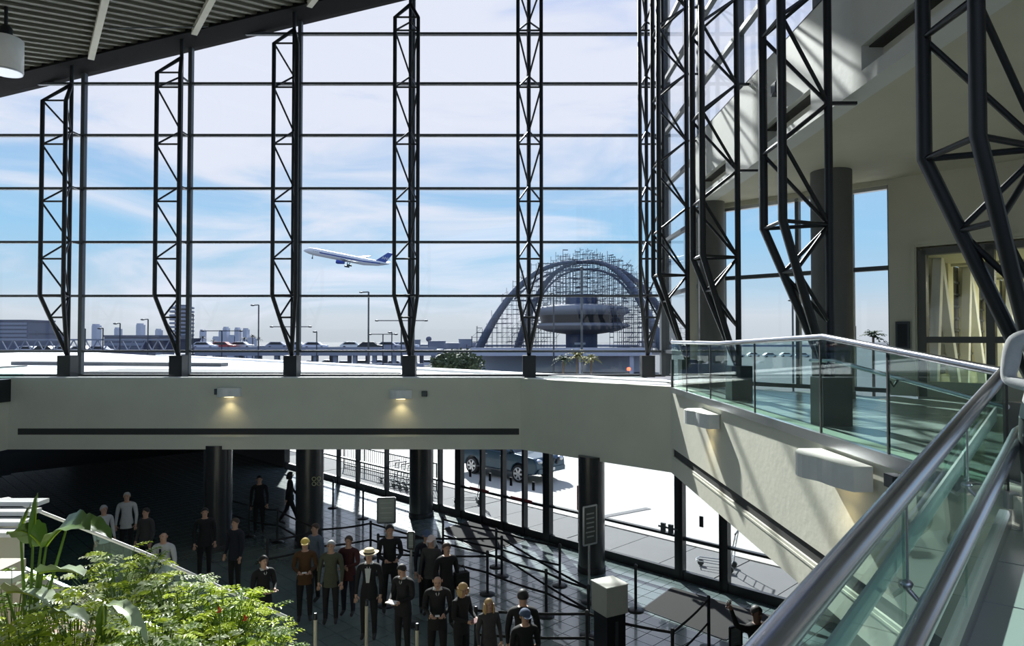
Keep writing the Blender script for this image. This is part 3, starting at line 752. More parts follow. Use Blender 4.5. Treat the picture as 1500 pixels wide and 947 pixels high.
t = thing('queue_kiosk', kp, 'tall black pedestal kiosk topped by a pale printed box', 'kiosk')
rz = R(28); Mx = Matrix.Translation(kp) @ Matrix.Rotation(rz, 4, 'Z')
q = MB(); q.box((-.2, -.2, 0), (.2, .2, 1.12), Mx); q.build('pedestal', M_dark, t)
q = MB(); q.box((-.23, -.23, 1.12), (.23, .23, 1.62), Mx); bx = q.build('box', mat('kiosk_white', (.42, .43, .38), .7), t)
q = MB()
for i in range(5): q.box((.231, -.15, 1.52 - i * .09), (.235, .15, 1.55 - i * .09), Mx)
q.build('print', M_recess, bx)
q = MB(); q.box((-.24, -.24, 1.62), (.24, .24, 1.635), Mx); q.build('lid', M_lens, t)
q = MB(); q.box((-.03, -.22, .1), (.03, -.2, 1.0), Mx); q.build('groove', M_mull, t)

# red board outside by the column
t = thing('red_board', FP(842, .0, .25), 'dark red board standing outside the glass left of the right column', 'sign')
q = MB(); quad45(q, .2, .24, UPX(838), UPX(856), 1.05, 1.75); q.build('board', M_red, t)
for px in (840, 854):
    q = MB(); quad45(q, .2, .24, UPX(px) - .015, UPX(px) + .015, 0, 1.05); q.build('leg', M_dark, t)
t = thing('door_switch', FP(975, 1.2, -.1), 'pair of small dark switch boxes on the mullion left of the single door', 'switch')
for px in (973, 984):
    q = MB(); quad45(q, -.12, -.06, UPX(px) - .06, UPX(px) + .06, 1.1, 1.32); q.build('switch_box', M_mull, t)
for px in (973,):
    q = MB(); quad45(q, -.10, -.07, UPX(966), UPX(994), 1.2, 1.24); q.build('plate', M_mull, t)

# ------------------------------------------------------------ luggage carts
def cart(loc, rz, label, group=None, sc=1.0, m=M_alu):
    t = thing('luggage_cart', (loc[0], loc[1], loc[2] if len(loc) > 2 else 0), label, 'luggage cart', group)
    z = t.location.z; Mx = Matrix.Translation((loc[0], loc[1], z)) @ Matrix.Rotation(rz, 4, 'Z') @ Matrix.Scale(sc, 4); P = lambda x, y, z: Mx @ Vector((x, y, z))
    q = MB()
    for y in (-.25, 0, .25): q.tube([P(-.45, y * .7, .16), P(.42, y, .16)], .014, 6)
    q.tube([P(-.45, -.18, .16), P(-.5, 0, .16), P(-.45, .18, .16)], .014, 6); q.tube([P(.4, -.26, .16), P(.4, .26, .16)], .014, 6); q.build('deck_frame', m, t)
    q = MB()
    for y in (-.24, .24): q.tube([P(.42, y, .14), P(.46, y, .55), P(.55, y, 1.0)], .016, 6)
    for zz in (.35, .6, .8): q.tube([P(.44 + (zz - .3) * .12, -.24, zz), P(.44 + (zz - .3) * .12, .24, zz)], .012, 6)
    q.build('back_frame', m, t)
    q = MB(); q.tube([P(.55, -.28, 1.0), P(.55, .28, 1.0)], .022, 8); q.build('push_handle', M_dark, t)
    for x, y in ((-.38, 0), (.42, -.24), (.42, .24)):
        q = MB(); c = P(x, y, .08); ax = (Mx.to_3x3() @ Vector((0, 1, 0))).normalized(); q.tube([c - ax * .03, c + ax * .03], .08 * sc, 12); q.build('wheel', M_dark, t)
    return t
p = FP(1046, 0, 1.35); cart((p.x, p.y, 0.012), R(-28), 'lone steel luggage cart parked outside the single right-hand door')
for i in range(6):
    p = FP(612 - i * 9, 0, 1.2); cart((p.x, p.y, .012), R(-45), ['luggage cart at the front of the nested row outside the glass', 'second luggage cart of the nested row outside', 'third luggage cart of the nested row outside', 'fourth luggage cart of the nested row outside', 'fifth luggage cart of the nested row outside', 'last luggage cart of the nested row outside'][i], 'nested luggage carts outside the storefront', 1.0, M_mull)
p = FP(684, 0, 1.3); cart((p.x, p.y, .012), R(10), 'luggage cart seen through the leftmost door leaf', None, 1.0, M_mull)
# fence outside
fa_, fb_ = FP(505, 0, 1.9), FP(640, 0, 1.9)
t = thing('wire_fence', (fa_ + fb_) / 2, 'dark wire cart-corral fence outside the lower glazing', 'fence')
for z in (.15, 1.05): 
    q = MB(); q.bar(fa_ + Vector((0, 0, z)), fb_ + Vector((0, 0, z)), .05, .05); q.build('fence_rail', M_dark, t)
n = 44
for i in range(n + 1):
    p = fa_.lerp(fb_, i / n); q = MB(); q.bar(p + Vector((0, 0, .0)), p + Vector((0, 0, 1.05)), .05 if i % 11 == 0 else .018); q.build('fence_post' if i % 11 == 0 else 'fence_bar', M_dark, t)

# ------------------------------------------------------------ car outside
def suv():
    fw = G(763, 704); rw = G(690, 690); ax = (fw - rw).normalized(); side = Vector((-ax.y, ax.x, 0))   # side points away
    if side.y < 0: side = -side
    mid = (fw + rw) / 2 + side * .9
    t = thing('sport_utility_car', (mid.x, mid.y, -.1), 'teal blue sport utility car on the road outside the glass doors', 'car')
    M_car = mat('car_teal', (.012, .05, .085), .3, .5, .05, 5, coat=.6); M_win = mat('car_window', (.015, .02, .025), .08)
    z0 = -.1
    P = lambda x, y, z: mid + ax * x + side * y + Vector((0, 0, z + z0 - mid.z))
    def prof(pts, y0, y1, inset=0):
        q = MB(); q.prism([P(x, y0, z) for x, z in pts], side * (y1 - y0)); return q
    wb = 1.42
    def arch(cx, r=.44, n=8): return [(cx - r * math.cos(math.pi * i / n), .36 + r * math.sin(math.pi * i / n)) for i in range(n + 1)]
    low = [(-2.35, .42)] + arch(-wb) + arch(wb) + [(2.3, .42), (2.42, .60), (2.40, .92), (2.25, 1.08), (1.15, 1.18), (-2.35, 1.18), (-2.42, .9), (-2.42, .5)]
    q = prof(low, -.93, .93); ob = q.build('body', M_car, t)
    bv = ob.modifiers.new('b', 'BEVEL'); bv.width = .05; bv.segments = 3; bv.limit_method = 'ANGLE'
    cab = [(-2.3, 1.16), (-2.15, 1.72), (-1.9, 1.80), (.05, 1.80), (.30, 1.74), (1.12, 1.16)]
    q = prof(cab, -.80, .80); ob = q.build('cabin', M_win, t)
    q = prof([(-2.18, 1.74), (-1.9, 1.84), (.05, 1.84), (.32, 1.75)], -.78, .78); q.build('roof', M_car, t)
    for y in (-.82, .82):
        for x0, x1 in ((.30, 1.12), (-.42, -.42), (-1.35, -1.35), (-2.15, -2.3)):
            q = MB(); q.bar(P(x0, y * .99, 1.76), P(x1, y, 1.16), .07, .05, side); q.build('pillar', M_car, t)
    for y in (-.6, .6):
        q = MB(); q.tube([P(-1.9, y, 1.92), P(.0, y, 1.92)], .025, 8); q.build('roof_rack', M_mull, t)
    for x in (-wb, wb):
        for y in (-.84, .84):
            c = P(x, y, .36); q = MB(); q.tube([c - side * .12, c + side * .12], .37, 28); wo = q.build('tyre', mat('tyre_rubber', (.02, .02, .02), .8), t)
            q = MB(); o_ = side * (.125 if y > 0 else -.125)
            q.tube([c + o_ * .9, c + o_ * 1.02], .10, 14)
            for k in range(6):
                a = k * math.pi / 3; v = ax * math.cos(a) + Vector((0, 0, math.sin(a))); q.bar(c + o_, c + o_ + v * .25, .085, .03, side)
            ring = [c + o_ + (ax * math.cos(a * math.pi / 12) + Vector((0, 0, math.sin(a * math.pi / 12)))) * .255 for a in range(25)]; q.tube(ring, .02, 6)
            q.build('rim', M_alu, wo)
    for y in (-.68, .68):
        q = MB(); q.ell(P(2.33, y, .93), (.16, .16, .11)); q.build('headlight', M_alu, t)
        q = MB(); q.ell(P(2.40, y, .52), (.07, .07, .06)); q.build('fog_light', M_white, t)
    q = MB(); 
    for k in range(4): q.bar(P(2.44, -.42 + k * .28 - .08, .76), P(2.44, -.42 + k * .28 + .08, 1.0), .05, .1)
    q.build('grille', M_dark, t)
    q = MB(); q.bar(P(2.42, -.85, .55), P(2.42, .85, .55), .14, .2); q.build('front_bumper', M_car, t)
    q = MB(); q.bar(P(2.50, -.16, .58), P(2.50, .16, .58), .01, .12); q.build('number_plate', M_white, t)
    for y in (-.98,):
        q = MB(); q.ell(P(.85, y, 1.25), (.10, .10, .09)); q.build('wing_mirror', M_car, t)
    q = MB(); q.bar(P(-1.1, -.96, .40), P(1.1, -.96, .40), .1, .05); q.build('side_step', M_mull, t)
    for x in (-.6, .35):
        q = MB(); q.bar(P(x, -.945, 1.0), P(x + .16, -.945, 1.0), .02, .03); q.build('door_handle', M_alu, t)
suv()
t = thing('road_marking', G(810, 720, -.09), 'faint worn line painted on the pale road', 'marking')
q = MB(); a, b = G(870, 760, -.09), G(950, 745, -.09); q.bar(a, b, .25, .012); q.build('paint', M_pave, t)

# ------------------------------------------------------------ outdoor background
GD = -.12
def bx3(name, m, par, px0, px1, y0, y1, dep, thick=8, zfloor=None):
    a = U(px0, y1, dep); b = U(px1, y0, dep); z0 = a.z if zfloor is None else zfloor
    q = MB(); q.box((a.x, dep, z0), (b.x, dep + thick, b.z)); return q.build(name, m, par)
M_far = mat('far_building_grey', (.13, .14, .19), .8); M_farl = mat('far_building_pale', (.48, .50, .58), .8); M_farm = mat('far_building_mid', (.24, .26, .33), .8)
def bld(name, label, px0, px1, y0, y1, dep, m, cat='building', win=0, group=None):
    c = U((px0 + px1) / 2, y1, dep); t = thing(name, (c.x, dep, GD), label, cat, group)
    bx3('walls', m, t, px0, px1, y0, y1, dep, 10 if name != 'white_stack' else 2.5, GD)
    if win:
        a = U(px0, y0, dep); b = U(px1, y1, dep); rows, cols = win
        for r_ in range(rows):
            z = a.z - (a.z - max(b.z, .5)) * (r_ + .6) / rows
            q = MB(); q.box((a.x + .3, dep - .15, z - .3), (b.x - .3, dep, z + .3)); q.build('window_band', M_far if m is not M_far else M_farm, t)
    a = U(px0, y0, dep); b = U(px1, y0, dep); k_ = 0 if name == 'white_stack' else .2
    q = MB(); q.box((a.x + .2 - k_ * 2, dep - k_, a.z), (b.x - .2 + k_ * 2, dep + (10 if k_ else 2), a.z + .4)); q.build('parapet', m, t)
    return t
bld('office_block', 'grey office block on the horizon at the far left', -30, 41, 471, 500, 170, M_far, win=(5, 1))
bld('office_annex', 'low dark annex right of the far left office block', 42, 53, 489, 503, 158, M_far)
bld('terminal_building', 'low dark terminal building behind the first lamp posts', 152, 250, 494, 530, 150, M_far, win=(2, 1))
bld('dark_container_block', 'black low block before the ringed tower', 210, 258, 499, 514, 130, mat('navy_block', (.02, .025, .06), .7))
bld('white_stack', 'white vent tower left of the low terminal building', 134, 141, 477, 500, 190, M_farl, 'tower', group='white towers on the skyline')
bld('white_stack', 'white vent tower above the left end of the terminal roof', 167, 172, 482, 500, 190, M_farl, 'tower', group='white towers on the skyline')
bld('white_stack', 'taller white vent tower above the terminal roof', 199, 206, 476, 500, 190, M_farl, 'tower', group='white towers on the skyline')
bld('white_stack', 'small white vent tower left of the ringed tower', 227, 232, 484, 500, 190, M_farl, 'tower', group='white towers on the skyline')
for i, (a, b, y) in enumerate(((292, 297, 485), (311, 320, 495), (320, 325, 486), (326, 332, 481), (334, 344, 493), (343, 349, 482), (355, 361, 483), (362, 372, 497))):
    bld('white_stack', ['slim white tower just right of the ringed tower', 'low pale block left of the white tower cluster', 'left slim tower of the white cluster', 'tallest slim tower of the white cluster', 'low pale block in the middle of the white cluster', 'right slim tower of the white cluster', 'separate white tower before the third truss', 'low pale block before the third truss'][i], a, b, y, 512, 200, M_farl, 'tower', group='white towers on the skyline')
# ringed tower
c = U(266, 510, 168); tz = U(266, 447, 168).z
t = thing('ringed_tower', (c.x, 168, GD), 'dark round tower of stacked rings behind the second truss', 'tower')
q = MB(); q.lathe([(1.6, GD), (1.6, tz)], 16, (c.x, 168, 0)); q.build('core', M_far, t)
for i in range(9):
    z = EYE - .5 + i * (tz - EYE) / 8.5; q = MB(); q.lathe([(2.7, z), (2.9, z + .25), (2.7, z + .5)], 20, (c.x, 168, 0)); q.build('ring_floor', M_farm, t)
# horizon blocks
hz = [(560, 600, 503), (600, 612, 499), (628, 650, 501), (650, 672, 504), (672, 690, 498), (690, 706, 503), (370, 420, 508), (940, 960, 500)]
nm = ['first long', 'narrow taller', 'second', 'third long', 'stepped taller', 'last', 'low', 'right-hand']
for i, (a, b, y) in enumerate(hz):
    bld('horizon_building', '%s pale blue building on the skyline' % nm[i].capitalize() + (' between the middle trusses' if i < 6 else ' behind the lamp posts' if i == 6 else ' right of the arch building'), a, b, y, 520, 330 + i * 13, M_farm, group='pale buildings on the horizon')
bld('hill_ridge', 'long low pale building line behind the car park', 560, 1200, 506, 525, 460, M_farm)
# water tower
c = U(628, 497, 380); t = thing('water_tower', (c.x, 380, GD), 'tiny ball topped water tower on the skyline', 'tower')
q = MB(); q.tube([(c.x, 380, GD), (c.x, 380, c.z)], .5, 8); q.build('stem', M_far, t); q = MB(); q.ell((c.x, 380, c.z), (1.6, 1.6, 1.6)); q.build('tank', M_far, t)
# elevated deck / parking structure with piers
def deck(px0, px1, ytop, dep, th, label, pier, m=M_farm, depth=12):
    a = U(px0, ytop, dep); b = U(px1, ytop, dep)
    t = thing('parking_structure', ((a.x + b.x) / 2, dep, GD), label, 'building')
    q = MB(); q.box((a.x, dep, a.z - th), (b.x, dep + depth, a.z)); q.build('deck', m, t)
    q = MB(); q.box((a.x, dep - .1, a.z), (b.x, dep + .1, a.z + .5)); q.build('parapet', m, t)
    n = int((b.x - a.x) / pier)
    for i in range(n + 1):
        x = a.x + i * pier; q = MB(); q.box((x, dep + .4, GD), (x + .7, dep + 1.2, a.z - th)); q.build('pier', m, t)
        q = MB(); q.box((x, dep + depth - 1.2, GD), (x + .7, dep + depth - .4, a.z - th)); q.build('pier', m, t)
    return t
deck(285, 640, 513, 118, 1.0, 'long grey elevated road deck on piers across the middle distance', 3.4)
deck(-120, 255, 520, 112, .8, 'low grey car park deck behind the truss bridge', 5, M_far)
deck(690, 955, 514, 116, .9, 'pale parking deck below the scaffolded arch building', 9, M_farl)
q = MB(); a, b = U(690, 524, 122), U(955, 560, 122); t = thing('concrete_wall', ((a.x + b.x) / 2, 122, GD), 'pale concrete wall under the right-hand parking deck', 'wall'); q.box((a.x, 121.8, GD), (b.x, 122.4, a.z + .4)); q.build('wall_face', M_farl, t)
a, b = U(440, 536, 112), U(620, 552, 112); t = thing('concrete_wall', ((a.x + b.x) / 2, 112, GD), 'low grey wall before the elevated road deck', 'wall'); q = MB(); q.box((a.x, 112, GD), (b.x, 112.5, U(0, 533, 112).z)); q.build('wall_face', M_farm, t)
c = U(921, 541, 112); t = thing('brake_light', c, 'tiny red light glowing under the right-hand parking deck', 'light'); q = MB(); q.ell(c, (.35, .2, .3)); q.build('lens', emis('red_glow', (1, .12, .05), 3), t)
# truss footbridge far left
a, b = U(-60, 498, 105), U(258, 498, 105); t = thing('truss_bridge', ((a.x + b.x) / 2, 105, GD), 'long dark lattice footbridge at the far left beyond the roof', 'bridge')
zt, zb = a.z, U(0, 514, 105).z
for z in (zt, zb): q = MB(); q.bar((a.x, 105, z), (b.x, 105, z), .3, .25); q.build('bridge_chord', M_farm, t)
n = 18
for i in range(n):
    x0 = a.x + (b.x - a.x) * i / n; x1 = a.x + (b.x - a.x) * (i + 1) / n; q = MB(); q.bar((x0, 105, zb), ((x0 + x1) / 2, 105, zt), .14); q.build('brace', M_farm, t); q = MB(); q.bar(((x0 + x1) / 2, 105, zt), (x1, 105, zb), .14); q.build('brace', M_farm, t)
for x in (a.x + 4, (a.x + b.x) / 2, b.x - 3): q = MB(); q.box((x, 104.8, GD), (x + .7, 105.4, zb)); q.build('pier', M_farm, t)
# lamp posts
M_lp = mat('lamp_post_grey', (.035, .04, .05), .6)
def lamp(px, ytop, dep, armpx, label, dbl=False, r=None):
    p = U(px, ytop, dep); s = F / dep; t = thing('street_lamp', (p.x, dep, GD), label, 'street lamp', 'street lamps outside'); r = r or max(.09, .8 / s)
    q = MB(); q.tube([(p.x, dep, GD), (p.x, dep, p.z)], r, 8); q.build('pole', M_lp, t)
    for sg in ((-1, 1) if dbl else (-1,)):
        e = p + Vector((sg * armpx / s, 0, -.5 / s if not dbl else 0)); q = MB(); q.tube([p, e], r * .8, 6); q.build('arm', M_lp, t)
        q = MB(); q.ell(e, (3.2 / s, 3 / s, 1.3 / s)); q.build('lamp_head', M_lp, t)
lamp(540, 428, 66, 11, 'tallest lamp post with one arm, right of the flying airliner', r=.085)
lamp(379, 447, 85, 9, 'tall single-arm lamp post left of the third truss')
lamp(217, 468, 95, 8, 'single-arm lamp post above the low terminal building')
lamp(176, 474, 100, 7, 'shorter single-arm lamp post left of the terminal roof vents')
lamp(151, 481, 101, 5, 'small single-arm lamp post near the first truss')
lamp(125, 482, 100, 5, 'smallest single-arm lamp post beside the first truss')
lamp(283, 460, 100, 3, 'lamp post beside the ringed tower')
lamp(588, 470, 90, 36, 'wide twin-arm lamp post behind the middle truss', True)
lamp(561, 490, 110, 19, 'smaller twin-arm lamp post near the middle truss', True)
lamp(426, 479, 95, 28, 'wide twin-arm lamp post behind the third truss', True)
lamp(325, 485, 105, 28, 'twin-arm lamp post above the white towers', True)
lamp(464, 486, 115, 3, 'thin lamp post right of the third truss')
lamp(574, 487, 115, 3, 'thin lamp post left of the middle truss')
lamp(811, 430, 75, 4, 'lamp post before the left half of the arch building')
lamp(1161, 440, 60, 4, 'lamp post seen through the first upper window')
lamp(1253, 478, 80, 3, 'small lamp post seen through the second upper window')
p = U(852, 393, 62); t = thing('flag_pole', (p.x, 62, GD), 'tall plain grey pole before the centre of the arch building', 'pole'); T1('pole', M_mull, t, [(p.x, 62, GD), (p.x, 62, p.z)], .10); q = MB(); q.ell(p, (.16, .16, .16)); q.build('finial', M_mull, t)

# parked cars far away
def far_car(px, zz, dep, m, label, group, w=4.3):
    c = U(px, 500, dep); c.z = zz; t = thing('parked_car', (c.x, c.y, c.z), label, 'car', group)
    q = MB(); q.prism([(c.x + x * w / 4.3, c.y - .8, c.z + z) for x, z in ((-2.1, .2), (2.1, .2), (2.1, .75), (1.2, .85), (.6, 1.35), (-1.2, 1.35), (-1.9, .85), (-2.1, .7))], (0, 1.6, 0)); q.build('body', m, t)
    q = MB()
    q.prism([(c.x + x * w / 4.3, c.y - .82, c.z + z) for x, z in ((1.0, .85), (.5, 1.28), (-1.1, 1.28), (-1.6, .85))], (0, 1.64, 0)); q.build('windows', M_dark, t)
    for x in (-1.3, 1.3):
        q = MB(); q.tube([(c.x + x, c.y - .83, c.z + .3), (c.x + x, c.y + .83, c.z + .3)], .3, 10); q.build('wheel', M_dark, t)
random.seed(3)
carm = [M_farl, M_farl, M_farm, M_dark, mat('car_silver', (.5, .52, .55), .3, .6), mat('car_red', (.3, .04, .04), .4)]
zd = U(400, 513, 118).z
ZD1 = U(400, 513, 118).z + .02; ZD2 = U(100, 520, 112).z + .02
for i in range(12):
    if i in (3, 7): continue
    far_car(300 + i * 27, ZD1, 121 + (i % 3) * 2.6, carm[i * 5 % 6], 'tiny parked car on the elevated deck across the middle distance', 'parked cars on the elevated deck')
for i in range(9):
    far_car(436 + i * 24, GD, 141 + (i % 3) * 3, carm[i * 2 % 5], 'tiny parked car in the lot below the elevated deck', 'parked cars below the deck')
for i in range(5):
    far_car(44 + i * 26, ZD2, 116, carm[i * 3 % 5], 'tiny parked car behind the first truss at the far left', 'parked cars at the far left')
for i in range(5):
    far_car(1080 + i * 24, GD, 214 + (i % 2) * 5, M_white if i % 2 else carm[4], 'tiny parked car seen through the first upper window', 'parked cars beyond the upper windows')

# trees outside
M_leafd = mat('tree_leaf_dark', (.05, .075, .03), .7, 0, .4, 3); M_bark = mat('bark', (.10, .07, .05), .9); M_leafy = mat('palm_leaf_yellow', (.22, .20, .05), .7, 0, .4, 3)
def leaf_cloud(mb, c, r, n, size, squash=(1, 1, 1)):
    for _ in range(n):
        d = Vector((random.gauss(0, 1), random.gauss(0, 1), random.gauss(0, 1))).normalized(); rr = random.random() ** .4
        p = Vector(c) + Vector((d.x * r[0], d.y * r[1], d.z * r[2])) * rr
        a = Vector((random.gauss(0, 1), random.gauss(0, 1), random.gauss(0, .6))).normalized(); b = a.orthogonal().normalized(); b = Quaternion(a, random.uniform(0, 6.28)) @ b
        L = size * random.uniform(.6, 1.3); w = L * .35
        mb.add([p, p + a * L * .5 + b * w, p + a * L, p + a * L * .5 - b * w], [(0, 1, 2, 3)])
def tree(px, ptop, wpx, dep, label, m=M_leafd, n=1200):
    s = F / dep; top_ = U(px, ptop, dep); w = wpx / s; h = top_.z; t = thing('leafy_tree', (top_.x, dep, GD), label, 'tree')
    q = MB()
    for k in range(7):
        a = k * 6.28 / 7; c = Vector((top_.x + math.cos(a) * w * .32, dep + math.sin(a) * w * .3, h - w * .28 + random.uniform(-.3, .2))); leaf_cloud(q, c, (w * .24, w * .24, w * .2), n // 7, .32)
    leaf_cloud(q, (top_.x, dep, h - w * .25), (w * .35, w * .35, w * .25), n // 3, .32)
    o = q.build('foliage', m, t, fixn=False); o['kind'] = 'stuff'
    q = MB(); q.tube([(top_.x, dep, GD), (top_.x + .1, dep, h * .5), (top_.x, dep, h - w * .2)], [.22, .16, .08], 8)
    for k in range(5): q.tube([(top_.x + .1, dep, h * .5), (top_.x + math.cos(k * 1.3) * w * .3, dep + math.sin(k * 1.3) * w * .3, h - w * .3)], [.09, .03], 5)
    q.build('trunk', M_bark, t)
tree(672, 512, 72, 60, 'bushy green tree outside between the middle trusses', M_leafd, 2200)
tree(652, 517, 40, 52, 'smaller green tree at the left foot of the bushy tree', M_leafd, 900)
def palm(px, ptop, wpx, dep, label, m=M_leafd, cat='palm'):
    s = F / dep; c = U(px, ptop, dep); L = wpx / s / 2; c.z -= L * .35
    t = thing('palm_tree', (c.x, dep, GD), label, cat)
    q = MB(); q.tube([(c.x, dep, GD), (c.x, dep, c.z)], [max(.12, L * .1), max(.09, L * .07)], 8); q.build('trunk', M_bark, t)
    q = MB()
    for k in range(22):
        a = k * 2.4; el = random.uniform(-.1, 1.2); d = Vector((math.cos(a) * math.cos(el), math.sin(a) * math.cos(el), math.sin(el)))
        prev = c.copy(); side = d.cross(Vector((0, 0, 1))).normalized() if abs(d.z) < .97 else Vector((1, 0, 0))
        for j in range(5):
            f = (j + 1) / 5; nx = c + d * L * f + Vector((0, 0, -L * .55 * f * f)); w = L * .11 * (1.15 - f * .8)
            mid = (prev + nx) / 2
            for sg in (-1, 1): q.add([prev, mid + side * sg * w * 2 - Vector((0, 0, w)), nx], [(0, 1, 2)])
            prev = nx
    o = q.build('fronds', m, t, fixn=False); o['kind'] = 'stuff'
palm(846, 513, 50, 58, 'yellow green spiky palm outside, left of the wall in the middle of the arch building', M_leafy)
palm(825, 520, 36, 55, 'small dark palm left of the yellow green spiky palm', M_leafd)
palm(866, 519, 34, 56, 'small palm right of the yellow green spiky palm', M_leafy)
palm(1279, 484, 48, 70, 'dark palm seen through the second upper window', M_leafd)
for i, (px, y) in enumerate(((297, 492), (370, 490), (379, 494), (358, 494), (313, 498))):
    palm(px, y, 13, 140 + i * 6, ['tiny palm right of the ringed tower', 'tiny palm under the tall single-arm lamp post', 'rightmost tiny palm left of the third truss', 'tiny palm just left of the tall single-arm lamp post', 'tiny low palm by the white towers'][i], M_lp)

# ------------------------------------------------------------ arch building with scaffolding
TD = 315.0; tc = U(852, 515, TD); tc.z = GD
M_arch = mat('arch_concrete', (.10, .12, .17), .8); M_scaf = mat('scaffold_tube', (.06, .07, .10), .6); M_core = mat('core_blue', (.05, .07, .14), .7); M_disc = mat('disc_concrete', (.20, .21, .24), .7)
th = thing('arch_landmark', tc, 'domed four-legged arch building wrapped in scaffolding, with a round restaurant deck', 'building')
AH = U(852, 384, TD).z - GD; AR = 48.0
def archpt(s_, ang, off=0.):      # s_ from -1..1
    a = s_ * math.pi / 2; x = AR * math.sin(a) * (1.0 - .0) ; 
    x = AR * (abs(s_) ** .9) * (1 if s_ > 0 else -1); z = AH * (1 - abs(s_) ** 2.25)
    return tc + Vector((x * math.cos(ang), x * math.sin(ang), z + off))
angs = (R(8), R(98))
for ai, an in enumerate((R(6), R(-52))):
    pts = [archpt(-1 + i / 20, an) for i in range(41)]; rr = [2.0 - 1.25 * (1 - abs(-1 + i / 20)) for i in range(41)]
    q = MB(); q.tube(pts, rr, 8); q.build('arch', M_arch, th)
    pts = [archpt(-.62 + i * .062, an, -3.5) for i in range(21)]
    q = MB(); q.tube(pts, .5, 6); q.build('inner_arch', M_arch, th)
q = MB(); q.lathe([(7.3, 0), (7.3, AH * .63)], 24, tc); q.build('core', M_core, th)
zc = lambda y: U(852, y, TD).z - GD
q = MB(); q.lathe([(7, zc(490)), (16, zc(486)), (22, zc(479)), (22.3, zc(477)), (20, zc(474.5)), (19, zc(474))], 40, tc); q.build('dish', M_disc, th)
q = MB(); q.lathe([(18.5, zc(474.5)), (19.5, zc(463))], 40, tc); q.build('window_band', M_dark, th)
q = MB(); q.lathe([(19.5, zc(463)), (22, zc(458)), (21, zc(451)), (15, zc(448)), (6, zc(446))], 40, tc); q.build('upper_deck', M_disc, th)
q = MB(); q.box(tuple(tc + Vector((-4, -7.6, zc(505)))), tuple(tc + Vector((1, -7.2, zc(502))))); q.build('core_sign', M_farl, th)
q = MB(); random.seed(11)
for an in (R(6), R(-52)):
    ca, sa = math.cos(an), math.sin(an); st = 2.3; hs_ = 2.1
    def az(x):
        s_ = min(1, abs(x) / AR); s_ = s_ ** (1 / .9); return AH * (1 - s_ ** 2.25)
    nx = int(AR * 1.12 / st)
    for row in (-3.0, 3.0):
        for i in range(-nx, nx + 1):
            x = i * st
            if abs(x) < AR: lo_ = az(x) - (26 if abs(x) < 22 else 14); hi = az(x) + random.choice((2, 4, 4.5, 6))
            else: lo_ = 0; hi = max(3, 12 - (abs(x) - AR) * 2)
            if abs(x) > 20: lo_ = 0
            lo_ = max(0, lo_); hi = max(hi, 3)
            b = tc + Vector((x * ca - row * sa, x * sa + row * ca, 0))
            q.bar(b + Vector((0, 0, lo_)), b + Vector((0, 0, hi)), .2)
            z = math.ceil(lo_ / hs_) * hs_
            while z < hi:
                if random.random() < .75:
                    b2 = b + Vector((st * ca, st * sa, 0)); q.bar(b + Vector((0, 0, z)), b2 + Vector((0, 0, z)), .18 if random.random() < .7 else .4)
                if random.random() < .12: q.bar(b + Vector((0, 0, z)), b + Vector((st * ca, st * sa, z + hs_)), .1)
                z += hs_
so_ = q.build('scaffolding', M_scaf, th, fixn=False); so_['kind'] = 'stuff'

